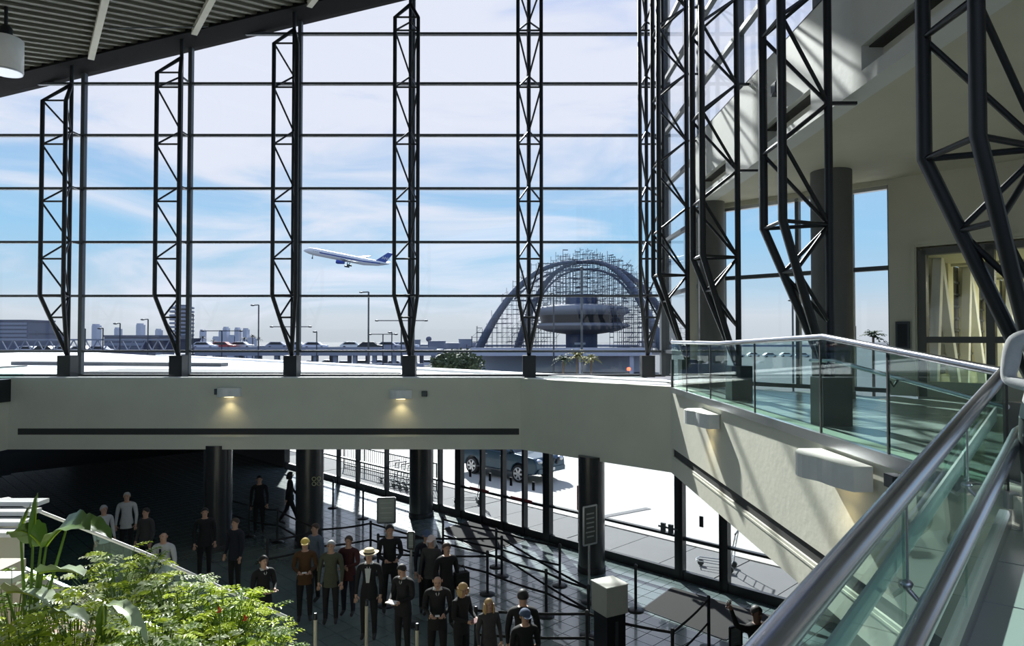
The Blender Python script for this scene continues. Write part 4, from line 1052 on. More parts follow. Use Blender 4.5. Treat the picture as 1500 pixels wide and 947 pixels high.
# ------------------------------------------------------------ airliner in the sky
def airliner():
    nose = U(445, 366, 570); tail = U(571, 391, 575); L = (tail - nose).length
    ax = (nose - tail).normalized(); up = Vector((0, 0, 1)); side = ax.cross(up).normalized(); up = side.cross(ax).normalized()
    # slight bank to show belly
    side = (side * math.cos(R(12)) + up * math.sin(R(12))).normalized(); up = side.cross(ax).normalized()
    c = (nose + tail) / 2; t = thing('airliner', c, 'white airliner with blue tail climbing to the left in the sky', 'aeroplane')
    P = lambda x, y, z: c + ax * x + side * y + up * z
    M_pw = mat('aircraft_white', (.75, .75, .75), .4); M_pb = mat('aircraft_blue', (.02, .06, .35), .4); M_pg = mat('aircraft_grey', (.18, .19, .2), .5)
    r = 3.1; h = L / 2
    pts = [P(h, 0, -.8), P(h - 1.5, 0, -.5), P(h - 5, 0, 0), P(h - 10, 0, 0), P(-h + 22, 0, 0), P(-h + 10, 0, .9), P(-h + 1, 0, 2.2)]
    q = MB(); q.tube(pts, [.3, 1.4, 2.7, r, r, 2.2, .5], 18); q.build('fuselage', M_pw, t)
    for sg in (-1, 1):
        q = MB(); q.bar(P(h - 14, sg * r * .97, .55), P(-h + 22, sg * r * .97, .55), .25, .9, up); q.bar(P(-h + 22, sg * r * .97, .55), P(-h + 8, sg * 2.1, 1.5), .25, 1.1, up); q.build('blue_stripe', M_pb, t)
        q = MB(); q.prism([P(5, sg * 2.5, -1.5), P(-5, sg * 2.5, -1.5), P(-15, sg * 29, 1.8), P(-12.5, sg * 29, 1.8)], up * .6); q.build('wing', M_pg, t)
        q = MB(); q.prism([P(-h + 10, sg * 1.2, 1.4), P(-h + 4, sg * 1.2, 1.4), P(-h + 1, sg * 10, 2.4), P(-h + 4, sg * 10, 2.4)], up * .35); q.build('tailplane', M_pg, t)
        q = MB(); q.tube([P(6.5, sg * 9.5, -3.2), P(5, sg * 9.5, -3.2), P(-.5, sg * 9.5, -3.0)], [1.5, 1.8, 1.0], 14); q.build('engine', M_pb if sg < 0 else M_pw, t)
        q = MB(); q.bar(P(2, sg * 9.5, -2), P(-2, sg * 9.5, -.6), .4, 1.6, up); q.build('pylon', M_pg, t)
        q = MB(); q.tube([P(-2, sg * 5, -2.5), P(-2, sg * 5, -6)], .35, 8); q.tube([P(.0, sg * 5, -6.2), P(-4, sg * 5, -6.2)], .8, 10); q.build('main_gear', M_dark, t)
    q = MB(); q.tube([P(h - 8, 0, -2.5), P(h - 8, 0, -5.5)], .3, 8); q.ell(P(h - 8, 0, -5.6), (.7, .5, .7)); q.build('nose_gear', M_dark, t)
    q = MB(); q.prism([P(-h + 13, -.2, 2.4), P(-h + 4, -.2, 2.4), P(-h - 1, -.2, 11.5), P(-h + 3.5, -.2, 11.5)], side * .4); fin = q.build('tail_fin', M_pb, t)
    # letters on the fin
    cu = bpy.data.curves.new('fin_letters', 'FONT'); cu.body = 'ANA'; cu.size = 3.4; cu.extrude = .05; cu.align_x = 'CENTER'
    o = bpy.data.objects.new('fin_letters', cu); COL.objects.link(o)
    dg = bpy.context.evaluated_depsgraph_get(); me = bpy.data.meshes.new_from_object(o.evaluated_get(dg)); bpy.data.objects.remove(o)
    me.materials.append(M_pw); o = bpy.data.objects.new('fin_letters', me); COL.objects.link(o)
    for sg in (-1, 1):
        o2 = o if sg < 0 else o.copy()
        if sg > 0: COL.objects.link(o2)
        xx = -ax * (1 if sg < 0 else -1); zz = side * (1 if sg > 0 else -1); 
        X = ax * sg; Y = up; Z = X.cross(Y)
        pos = P(-h + 4.2, 0, 5.2) + Z * .3
        o2.matrix_world = Matrix.Translation(pos - c) @ Matrix((X, Y, Z)).transposed().to_4x4()
        mw = o2.matrix_world.copy(); o2.parent = fin; o2.matrix_parent_inverse = Matrix.Identity(4); o2.matrix_basis = Matrix.Translation(c) @ mw @ Matrix.Identity(4) if False else Matrix.Translation(-WLOC(fin)) @ Matrix.Translation(c) @ mw
    q = MB()
    for i in range(30):
        for sg in (-1, 1): q.ell(P(h - 9 - i * 1.6, sg * r * .985, .9), (.3, .15, .35), 6, 4)
    q.build('cabin_windows', M_pg, t)['kind'] = 'stuff'
airliner()

# ------------------------------------------------------------ planter with plants (bottom left)
PZ = EYE - 3.1
pl = thing('planter', (-3.6, 6.2, 0), 'raised planter with gravel bed at the lower left', 'planter')
PP = [(-6.6, 4.4), (-1.7, 4.4), (-1.9, 6.0), (-3.0, 7.3), (-6.6, 8.0)]
q = MB(); q.prism([(x, y, 0) for x, y in PP], (0, 0, PZ - .05)); q.build('planter_body', M_cream, pl)
q = MB(); q.prism([(-6.4, 4.6, PZ - .05), (-2.0, 4.6, PZ - .05), (-2.2, 5.9, PZ - .05), (-3.2, 7.1, PZ - .05), (-6.4, 7.8, PZ - .05)], (0, 0, .12)); q.build('gravel', M_soil, pl)
a_, b_ = Vector((-1.85, 4.5, PZ)), Vector((-3.1, 7.4, PZ))
M_rock = M_soil
# guard rail behind planter
ga = U(12, 731, 9.4); gb = U(215, 812, 9.0)
t = thing('glass_balustrade', ((ga.x + gb.x) / 2, 9.2, 0), 'bright thin-railed glass guard behind the plants at the left', 'balustrade')
gb2 = U(420, 905, 8.6)
q = MB(); q.tube([ga, gb, gb2], .022, 10); q.build('top_rail', M_white, t)
for p0, p1 in ((ga, gb), (gb, gb2)):
    q = MB(); q.prism([p0 - Vector((0, 0, .9)), p1 - Vector((0, 0, .9)), p1 - Vector((0, 0, .03)), p0 - Vector((0, 0, .03))], (0, .012, 0)); q.build('glass_panel', M_bglass, t)
gl0 = U(-60, 742, 8.8)
q = MB(); q.tube([ga, gl0], .022, 10); q.build('top_rail', M_white, t)
q = MB(); q.prism([ga - Vector((0, 0, 1.0)), gb2 - Vector((0, 0, 1.0)), gb2 - Vector((0, 0, .85)), ga - Vector((0, 0, .85))], (0, .06, 0)); q.build('base_channel', M_alu, t)
q = MB(); q.prism([(-9, 8.15, 0), (-2.2, 8.15, 0), (-2.2, 8.9, 0), (-9, 9.7, 0)], (0, 0, 1.9)); q.build('plinth_wall', M_cream, t)
for i, (x0, y0) in enumerate(((0, 752), (0, 805))):
    c = U(22, 765 + i * 60, 8.0 if i == 0 else 7.0); t = thing('white_ledge', c, ['bright white slatted ledge at the left edge behind the plants', 'lower white ledge at the left edge among the leaves'][i], 'ledge')
    for k in range(4 if i == 0 else 1):
        q = MB(); q.box((c.x - 1.0, c.y - .45 + k * .22, c.z - .05 + k * .06), (c.x + .30 - k * .06, c.y - .25 + k * .22, c.z + k * .06)); q.build('slat', M_white, t)
    q = MB(); q.box((c.x - .9, c.y - .2, PZ + .07 if i else 1.9), (c.x - .1, c.y + .3, c.z - .05)); q.build('support', M_cream, t)

M_lf1 = mat('leaf_lime', (.55, .66, .06), .45, 0, .35, 4); M_lf2 = mat('leaf_green', (.16, .26, .04), .45, 0, .4, 4); M_lf3 = mat('leaf_silver', (.68, .74, .50), .45, 0, .25, 4)
for m_ in (M_lf1, M_lf2, M_lf3):
    b = m_.node_tree.nodes['Principled BSDF']; 
    N_ = m_.node_tree.nodes; L_ = m_.node_tree.links; tr = N_.new('ShaderNodeBsdfTranslucent'); mxs = N_.new('ShaderNodeMixShader'); mxs.inputs[0].default_value = .35
    src = b.inputs['Base Color'].links[0].from_socket; L_.new(src, tr.inputs[0]); o_ = [n for n in N_ if n.type == 'OUTPUT_MATERIAL'][0]
    L_.new(b.outputs[0], mxs.inputs[1]); L_.new(tr.outputs[0], mxs.inputs[2]); L_.new(mxs.outputs[0], o_.inputs[0])
def shrub(px, py, dep, rpx, label, mats, n, seed):
    random.seed(seed); c = U(px, py, dep); r = rpx * dep / F; base = Vector((c.x, c.y, PZ + .05)); t = thing('leafy_shrub', base, label, 'shrub', 'leafy shrubs in the planter')
    fol = MB(); st = MB()
    for i in range(n):
        a = random.uniform(0, 6.28); rr = r * math.sqrt(random.random()); hgt = (c.z - base.z) * random.uniform(.55, 1.15) * (1 - .35 * (rr / r) ** 2)
        tip = base + Vector((math.cos(a) * rr, math.sin(a) * rr * .8, hgt)); st.tube([base + Vector((math.cos(a) * rr * .3, math.sin(a) * rr * .3, 0)), base.lerp(tip, .6) + Vector((0, 0, .05)), tip], .004, 4, False)
        d = Vector((math.cos(a + random.gauss(0, .6)), math.sin(a + random.gauss(0, .6)), random.uniform(-.1, .4))).normalized(); sd_ = d.cross(Vector((0, 0, 1))).normalized(); fol.k = random.choice((0, 1, 2, 2, 0, 1)) if len(mats) > 2 else random.choice((0, 1))
        Lf = random.uniform(.12, .22); npair = 5
        for k in range(npair):
            p = tip + d * Lf * k / npair - Vector((0, 0, Lf * .3 * (k / npair) ** 2)); ll = random.uniform(.045, .075) * (1.1 - .09 * k)
            for sg in (-1, 1):
                v = (sd_ * sg + d * .5).normalized(); w = v.cross(Vector((random.gauss(0, .3), random.gauss(0, .3), 1))).normalized() * ll * .28; dr = Vector((0, 0, -ll * .25))
                fol.add([p, p + v * ll * .5 + w + Vector((0, 0, .004)), p + v * ll + dr, p + v * ll * .5 - w], [(0, 1, 2), (0, 2, 3)])
    o = fol.build('foliage', mats, t, fixn=False); o['kind'] = 'stuff'; o = st.build('stems', M_lf2, t, fixn=False)
    return t
LL = [M_lf1, M_lf2, M_lf3]
sh = [(260, 858, 6.3, 95, 'bright fine-leaved shrub in the middle of the planter', LL, 300), (175, 812, 6.9, 75, 'fine-leaved shrub at the back of the planter under the guard rail', LL, 200),
      (335, 875, 6.1, 80, 'yellow green shrub at the right slope of the planter', [M_lf1, M_lf2, M_lf1], 230), (110, 890, 5.5, 95, 'dense lime shrub at the lower left behind the drooping leaf', [M_lf1, M_lf1, M_lf3], 300),
      (230, 925, 5.2, 95, 'low silvery shrub at the front of the planter', [M_lf3, M_lf2, M_lf1], 260), (385, 925, 5.5, 55, 'small shrub at the lowest right tip of the planter', [M_lf1, M_lf2, M_lf3], 110),
      (20, 850, 6.2, 70, 'dark shrub at the left edge under the broad leaves', [M_lf2, M_lf2, M_lf1], 160), (40, 925, 5.2, 75, 'yellow shrub at the bottom left corner', [M_lf1, M_lf2, M_lf1], 180)]
for i, s_ in enumerate(sh): shrub(*s_[:-1], int(s_[-1] * .6), 50 + i)
def big_leaf(par, a, b, w, sag, m, tilt=0, base=None):
    """broad leaf from a (stalk end) to b (tip)"""
    a = Vector(a); b = Vector(b); d = (b - a); L = d.length; d.normalize(); s_ = d.cross(Vector((0, 0, 1))).normalized(); s_ = Quaternion(d, tilt) @ s_; n_ = s_.cross(d)
    q = MB(); vs = []; fs = []; n = 12
    for i in range(n + 1):
        f = i / n; c = a + d * L * f + Vector((0, 0, sag * 4 * f * (1 - f) - sag * f)); ww = w * (math.sin(math.pi * min(1, f * .92 + .06)) ** .6) * (1 if f < .999 else .05)
        for e in (-1, -.5, 0, .5, 1): vs.append(c + s_ * e * ww + n_ * abs(e) * ww * .35 + Vector((0, 0, .012 * math.sin(f * 23) * abs(e))))
    fs = [(i * 5 + k, i * 5 + k + 1, (i + 1) * 5 + k + 1, (i + 1) * 5 + k) for i in range(n) for k in range(4)]
    q.add(vs, fs, True); lf = q.build('leaf', m, par, fixn=False)
    q = MB(); q.tube([vs[i * 5 + 2] - n_ * .004 for i in range(n + 1)], [.008 * (1.1 - i / n) for i in range(n + 1)], 5, False); q.build('midrib', M_lf1, lf)
    if base is not None: 
        q = MB(); mid = (Vector(base) + a) / 2 + Vector((0, 0, .15)); q.tube([base, mid, a], [.018, .013, .009], 6); q.build('stalk', M_lf2, par)
bp1 = thing('broad_leaved_plant', U(45, 880, 5.8) * 1.0, 'broad-leaved banana-like plant rising at the left above the shrubs', 'plant')
root1 = Vector((U(42, 900, 5.8).x, 5.8, PZ + .05)); bp1.location = root1
M_bl = mat('banana_leaf', (.14, .24, .05), .35, 0, .25, 5); M_blp = mat('banana_leaf_pale', (.45, .55, .32), .35, 0, .2, 5)
for (ax_, ay, bx_, by, w, sg, m, tl) in ((48, 800, 55, 722, .07, .0, M_bl, 1.2), (68, 800, 133, 757, .13, .10, M_bl, .5), (100, 765, 164, 778, .07, .06, M_bl, .3), (58, 840, 122, 838, .12, .03, M_blp, -.3),
                                         (10, 868, 72, 880, .16, .04, M_blp, -.4), (60, 800, 18, 770, .12, .05, M_bl, .6), (30, 775, 45, 740, .05, .0, M_bl, 1.0)):
    big_leaf(bp1, U(ax_, ay, 5.8), U(bx_, by, 5.5), w, sg, m, tl, root1)
bp2 = thing('strap_leaved_plant', (U(150, 900, 5.4).x, 5.4, PZ + .05), 'plant with long arching pale leaves at the front of the planter', 'plant')
root2 = Vector(bp2.location)
for (ax_, ay, bx_, by, w, sg, m, tl) in ((155, 888, 216, 922, .06, .10, M_blp, .1), (75, 900, 128, 905, .08, .05, M_blp, -.2), (150, 930, 150, 885, .05, 0, M_bl, .9), (90, 935, 20, 938, .07, .05, M_lf1, .2)):
    big_leaf(bp2, U(ax_, ay, 5.3), U(bx_, by, 5.1), w, sg, m, tl, root2)
for i, (px, py) in enumerate(((322, 898), (360, 910))):
    c = U(px, py, 5.5); t = thing('red_flower', (c.x, c.y, c.z), ['small red flower on the planter slope, left one', 'small red flower on the planter slope, right one'][i], 'flower')
    q = MB(); q.tube([(c.x, c.y, PZ), c], .004, 5); q.build('stem', M_lf2, t)
    for k in range(5):
        a = k * 1.256; q = MB(); v = Vector((math.cos(a) * .018, math.sin(a) * .018, .004 + .012 * (k % 3))); q.add([c, c + v + Vector((.008, 0, .008)), c + v * 1.5 + Vector((0, 0, .008)), c + v - Vector((.008, 0, .002))], [(0, 1, 2, 3)]); q.build('petal', mat('petal_red', (.7, .02, .01), .5), t)

# ------------------------------------------------------------ people
SKIN = mat('skin', (.50, .30, .21), .55, 0, .06); SKIND = mat('skin_dark', (.16, .085, .055), .55, 0, .06); SHOE = mat('shoe_black', (.02, .02, .02), .5)
def cloth(name, c): return mat('cloth_' + name, tuple(x * .38 for x in c), .85, 0, .18, 14, .2)
BLK = cloth('black', (.018, .018, .02)); NAVY = cloth('navy', (.02, .025, .05)); GRY = cloth('grey', (.12, .12, .12)); WHT = cloth('white', (1.3, 1.33, 1.33)); TAN = cloth('tan_green', (.17, .18, .11))
ORG = cloth('orange_brown', (.20, .09, .025)); MAR = cloth('maroon', (.14, .03, .035)); JEAN = cloth('jeans', (.04, .055, .10)); PINK = cloth('pink', (.5, .25, .25)); BLU = cloth('pale_blue', (.3, .38, .48))
HB = mat('hair_black', (.015, .012, .01), .6); HBR = mat('hair_brown', (.06, .035, .02), .6); HBL = mat('hair_blonde', (.50, .33, .14), .55); HGR = mat('hair_grey', (.42, .42, .42), .6)
PAPER = mat('paper', (.85, .85, .85), .7)
def person(pos, h, rz, label, top=BLK, legs=BLK, skin=SKIN, hair=HB, hairstyle='short', pose='stand', hat=None, extra=None, headtilt=0, group='travellers waiting in the lower hall', female=False):
    k = h / 1.75
    t = thing('person', pos, label, 'person', group)
    sw = .19 if not female else .165
    V = {}; E = []
    def v(n, p, r): V[n] = (Vector(p), r)
    lean = .0
    v('pelvis', (0, 0, .96), (.155, .115)); v('waist', (0, 0, 1.10), (.14, .105)); v('chest', (0, -.005, 1.30), (.165, .12)); v('upper', (0, .005, 1.43), (.13, .09)); v('neck', (0, 0, 1.50), (.055, .055))
    v('jaw', (0, -.02, 1.575), (.065, .07)); v('skull', (0, -.008, 1.655), (.078, .092)); v('crown', (0, .002, 1.72), (.05, .06))
    E += [('pelvis', 'waist', 'top'), ('waist', 'chest', 'top'), ('chest', 'upper', 'top'), ('upper', 'neck', 'top'), ('neck', 'jaw', 'skin'), ('jaw', 'skull', 'skin'), ('skull', 'crown', 'skin')]
    arms = {-1: ((.24, .01, 1.14), (.24, -.08, .90)), 1: ((.24, .01, 1.14), (.24, -.08, .90))}
    if pose in ('read', 'hold'): arms = {s: ((.235, -.02, 1.16), (.11, -.27, 1.12)) for s in (-1, 1)}
    if pose == 'fold': arms = {s: ((.24, -.03, 1.17), (.02, -.20, 1.13)) for s in (-1, 1)}
    if pose == 'wave': arms = {-1: ((.40, -.03, 1.52), (.52, -.05, 1.80)), 1: ((.24, .01, 1.14), (.22, -.14, .92))}
    if pose == 'walk': arms = {-1: ((.24, .10, 1.15), (.25, .12, .90)), 1: ((.24, -.08, 1.15), (.24, -.22, .95))}
    if pose == 'lean': arms = {s: ((.24, -.18, 1.12), (.15, -.42, 1.08)) for s in (-1, 1)}
    if pose == 'phone': arms = {-1: ((.25, -.08, 1.18), (.13, -.12, 1.50)), 1: ((.24, .01, 1.14), (.24, -.06, .90))}
    for s in (-1, 1):
        e, w = arms[s]; nm = 'L' if s < 0 else 'R'
        v('sh' + nm, (s * sw, .005, 1.425), (.068, .068)); v('el' + nm, (s * e[0], e[1], e[2]), (.048, .048)); v('wr' + nm, (s * w[0], w[1], w[2]), (.033, .03))
        d = (Vector((s * w[0], w[1], w[2])) - Vector((s * e[0], e[1], e[2]))).normalized(); hp = Vector((s * w[0], w[1], w[2])) + d * .075; v('ha' + nm, hp, (.038, .024))
        E += [('upper', 'sh' + nm, 'top'), ('sh' + nm, 'el' + nm, 'top'), ('el' + nm, 'wr' + nm, 'top'), ('wr' + nm, 'ha' + nm, 'skin')]
        st = {'walk': (-.30 * s, .30 * s)}.get(pose, (0, 0))[0]
        fy = .28 * s if pose == 'walk' else 0
        v('hip' + nm, (s * .095, 0, .88), (.098, .10)); v('kn' + nm, (s * .105, fy * .45 - .02, .50), (.066, .068)); v('an' + nm, (s * .11, fy + (.06 if pose == 'walk' and s > 0 else 0), .10 + (.05 if fy > 0 else 0)), (.047, .05)); v('to' + nm, (s * .125, fy - .15, .045), (.042, .032))
        E += [('pelvis', 'hip' + nm, 'leg'), ('hip' + nm, 'kn' + nm, 'leg'), ('kn' + nm, 'an' + nm, 'leg'), ('an' + nm, 'to' + nm, 'shoe')]
    names_ = list(V); idx = {n: i for i, n in enumerate(names_)}
    if pose == 'lean':
        piv = Vector((0, 0, .98)); rot = Matrix.Rotation(R(28), 3, 'X')
        for n in names_:
            if n[:3] in ('hip',) or n[:2] in ('kn', 'an', 'to') or n == 'pelvis': continue
            p, r = V[n]; V[n] = (piv + rot @ (p - piv), r)
    if headtilt:
        piv = V['neck'][0]; rot = Matrix.Rotation(R(headtilt), 3, 'X')
        for n in ('jaw', 'skull', 'crown'): p, r = V[n]; V[n] = (piv + rot @ (p - piv), r)
    me = bpy.data.meshes.new('skel'); me.from_pydata([tuple(V[n][0] * k) for n in names_], [(idx[a], idx[b]) for a, b, c in E], [])
    ob = bpy.data.objects.new('skel', me); COL.objects.link(ob)
    ob.modifiers.new('s', 'SKIN'); sub = ob.modifiers.new('u', 'SUBSURF'); sub.levels = 2; sub.render_levels = 2
    for i, n in enumerate(names_):
        sv = me.skin_vertices[0].data[i]; sv.radius = (V[n][1][0] * k, V[n][1][1] * k); sv.use_root = (n == 'pelvis')
    dg = bpy.context.evaluated_depsgraph_get(); bm_ = bpy.data.meshes.new_from_object(ob.evaluated_get(dg)); bpy.data.objects.remove(ob)
    q = MB(); q.v = [tuple(x.co) for x in bm_.vertices]
    segs = [(V[a][0] * k, V[b][0] * k, {'top': 0, 'leg': 1, 'skin': 2, 'shoe': 3}[c]) for a, b, c in E]
    for p in bm_.polygons:
        c = p.center; best = 1e9; mi = 0
        for a, b, m in segs:
            ab = b - a; f = max(0, min(1, (c - a).dot(ab) / ab.length_squared)); dd = (c - a - ab * f).length
            if dd < best: best = dd; mi = m
        if mi == 1 and c.z > .9 * k: mi = 0
        q.f.append(tuple(p.vertices)); q.m.append(mi); q.sm.append(True)
    # face and fingers (same mesh)
    Hd = V['skull'][0] * k; rt_ = Matrix.Rotation(R(headtilt + (28 if pose == 'lean' else 0)), 3, 'X'); q.k = 2
    q.ell(Hd + rt_ @ Vector((0, -.095, -.015)) * k, (.013 * k, .022 * k, .022 * k), 8, 5)
    for s in (-1, 1):
        q.ell(Hd + rt_ @ Vector((s * .080, .005, -.01)) * k, (.012 * k, .02 * k, .03 * k), 8, 5)
        nm = 'L' if s < 0 else 'R'; ha = V['ha' + nm][0] * k; wr = V['wr' + nm][0] * k; d = (ha - wr).normalized(); sd_ = d.cross(Vector((0, 1, 0)) if abs(d.y) < .8 else Vector((0, 0, 1))).normalized(); nn = sd_.cross(d)
        spread = .45 if (pose == 'wave' and s < 0) else .12
        for fi in range(4):
            o_ = (fi - 1.5); L_ = (.075, .085, .08, .062)[fi] * k; b0 = ha + sd_ * o_ * .017 * k; dd = (d + sd_ * o_ * spread * .5).normalized()
            cv = nn * (0 if pose == 'wave' else .02 * k); q.tube([b0, b0 + dd * L_ * .55 + cv * .3, b0 + dd * L_ + cv], [.0095 * k, .0085 * k, .006 * k], 6)
        b0 = wr.lerp(ha, .5) + sd_ * .025 * k * (-1 if s > 0 else 1); q.tube([b0, b0 + (d * .6 + sd_ * (-1 if s > 0 else 1)).normalized() * .04 * k, b0 + (d + sd_ * .8 * (-1 if s > 0 else 1)).normalized() * .065 * k], [.012 * k, .011 * k, .008 * k], 6)
    q.k = 4
    for s in (-1, 1): q.ell(Hd + rt_ @ Vector((s * .032, -.086, .008)) * k, (.012 * k, .008 * k, .007 * k), 6, 4)
    q.k = 5; q.ell(Hd + rt_ @ Vector((0, -.088, -.055)) * k, (.022 * k, .008 * k, .006 * k), 6, 4)
    bpy.data.meshes.remove(bm_)
    def fin(mb, name, mats):
        o = MB.build(mb, name, mats, None); o.parent = t; return o
    fin(q, 'body', [top, legs, skin, SHOE, HB, mat('lip', (.3, .1, .08), .5)])
    if hair is not None and hairstyle != 'bald':
        q = MB(); n = 14; vs = []; rows = 8; zmax = {'short': 1.75, 'long': 2.0, 'bob': 2.0}[hairstyle]
        for i in range(rows + 1):
            for j in range(n):
                th = 2 * math.pi * j / n; front = max(0, -math.sin(th)); ph = (i / rows) * (1.95 - .95 * front)
                r_ = Vector((.090 * math.sin(ph) * math.cos(th), .105 * math.sin(ph) * math.sin(th) + .006, .100 * math.cos(ph) + .012 + random.uniform(-.002, .002)))
                vs.append(Hd + rt_ @ r_ * k)
        q.add(vs, [(i * n + j, i * n + (j + 1) % n, (i + 1) * n + (j + 1) % n, (i + 1) * n + j) for i in range(rows) for j in range(n)], True)
        if hairstyle in ('long', 'bob'):
            Lh = .26 if hairstyle == 'long' else .13
            for j in range(13):
                th = math.pi * (-.12 + 1.24 * j / 12); b0 = Hd + rt_ @ Vector((.086 * math.cos(th), .09 * math.sin(th), .0)) * k
                q.tube([b0, b0 + Vector((math.cos(th) * .012, .02 * math.sin(th), -Lh * .5)) * k, b0 + Vector((0, .025, -Lh)) * k], [.026 * k, .028 * k, .012 * k], 6)
        fin(q, 'hair', hair)
    if hat:
        kind, hm = hat; q = MB()
        def HP(v_): return Hd + rt_ @ Vector(v_) * k
        if kind == 'cap':
            vs = []; n = 14
            for i in range(6):
                ph = i / 5 * 1.5
                for j in range(n):
                    th = 2 * math.pi * j / n; vs.append(HP((.100 * math.sin(ph) * math.cos(th), .115 * math.sin(ph) * math.sin(th), .105 * math.cos(ph) + .02)))
            q.add(vs, [(i * n + j, i * n + (j + 1) % n, (i + 1) * n + (j + 1) % n, (i + 1) * n + j) for i in range(5) for j in range(n)], True)
            c_ = fin(q, 'cap', hm); q = MB(); q.prism([HP((-.075, -.09, .03)), HP((.075, -.09, .03)), HP((.06, -.18, .015)), HP((0, -.20, .012)), HP((-.06, -.18, .015))], rt_ @ Vector((0, 0, .012)) * k)
            o = MB.build(q, 'visor', hm, None); o.parent = c_
        else:
            n = 20; vs = []
            for r_, z in ((.19, .035), (.16, .03), (.105, .04), (.10, .11), (.07, .13), (.02, .125)):
                for j in range(n):
                    th = 2 * math.pi * j / n; vs.append(HP((r_ * math.cos(th), r_ * 1.05 * math.sin(th), z + (.03 * abs(math.cos(th)) if r_ > .15 else 0))))
            q.add(vs, [(i * n + j, i * n + (j + 1) % n, (i + 1) * n + (j + 1) % n, (i + 1) * n + j) for i in range(5) for j in range(n)], True); hh_ = fin(q, 'hat', hm)
            q = MB(); ring = [HP((.106 * math.cos(a * .314), .111 * math.sin(a * .314), .052)) for a in range(21)]; q.tube(ring, .012 * k, 6); o = MB.build(q, 'hat_band', BLK, None); o.parent = hh_
    # jacket hem and collar
    q = MB(); n = 16; vs = []
    hem = .80 if not female else .84
    for z, rx, ry in ((hem, .178, .135), (.90, .172, .130), (1.0, .160, .122)):
        for j in range(n): th = 2 * math.pi * j / n; vs.append(Vector((rx * math.cos(th), ry * math.sin(th), z)) * k)
    q.add(vs, [(i * n + j, i * n + (j + 1) % n, (i + 1) * n + (j + 1) % n, (i + 1) * n + j) for i in range(2) for j in range(n)], True); fin(q, 'jacket_hem', top)
    if extra and 'collar' in extra:
        q = MB(); piv = V['neck'][0] * k
        for s in (-1, 1): q.prism([piv + Vector((s * .01, -.10, -.11)) * k, piv + Vector((s * .085, -.055, -.015)) * k, piv + Vector((s * .075, .02, .02)) * k, piv + Vector((s * .035, -.06, .01)) * k], Vector((0, -.006, .006)))
        fin(q, 'collar', WHT)
    if extra and 'vneck' in extra:
        q = MB(); q.prism([Vector((-.06, -.128, 1.42)) * k, Vector((.06, -.128, 1.42)) * k, Vector((.03, -.15, 1.15)) * k, Vector((-.03, -.15, 1.15)) * k], Vector((0, .01, 0))); fin(q, 'shirt_front', WHT)
    if extra and 'tie' in extra:
        q = MB(); q.prism([Vector((-.02, -.155, 1.42)) * k, Vector((.02, -.155, 1.42)) * k, Vector((.035, -.155, 1.05)) * k, Vector((0, -.155, 1.0)) * k, Vector((-.035, -.155, 1.05)) * k], Vector((0, .01, 0))); fin(q, 'tie', BLK)
    t.rotation_euler = (0, 0, rz)
    return t
def at_head(px, py, h):            # root position so that the top of the head projects to px,py
    p = G(px, py, h); return Vector((p.x, p.y, 0))
def holding(p, h, rz, dz, name, label, cat, m, size, fwd=.33, sidew=0.):
    d = Matrix.Rotation(rz, 3, 'Z') @ Vector((sidew, -fwd, 0)); c = p + d + Vector((0, 0, dz * h / 1.75)); t = thing(name, c, label, cat)
    q = MB(); q.cbox(c, size, rz); q.build('body', m, t)
    if 'bag' in name:
        q = MB(); a = Matrix.Rotation(rz, 3, 'Z') @ Vector((size[0] * .3, 0, 0)); q.tube([c + a + Vector((0, 0, size[2] / 2)), c + a * .5 + Vector((0, 0, size[2] / 2 + .14)), c - a * .5 + Vector((0, 0, size[2] / 2 + .14)), c - a + Vector((0, 0, size[2] / 2))], .012, 6); q.build('handle', M_dark, t)
        q = MB(); q.cbox(c + Matrix.Rotation(rz, 3, 'Z') @ Vector((0, -size[1] / 2, -size[2] * .1)), (size[0] * .8, .02, size[2] * .5), rz); q.build('pocket', m, t)
    else:
        q = MB(); q.cbox(c + Vector((0, 0, size[2] / 2 + .003)), (size[0] * .9, size[1] * .9, .004), rz + .1); q.build('sheet', m, t)
CAPY = mat('cap_yellow', (.75, .55, .12), .7); STRAW = mat('straw', (.80, .66, .40), .8); CAPP = mat('cap_pinkwhite', (.75, .6, .55), .8); CAPB = mat('cap_blue', (.06, .09, .16), .8)
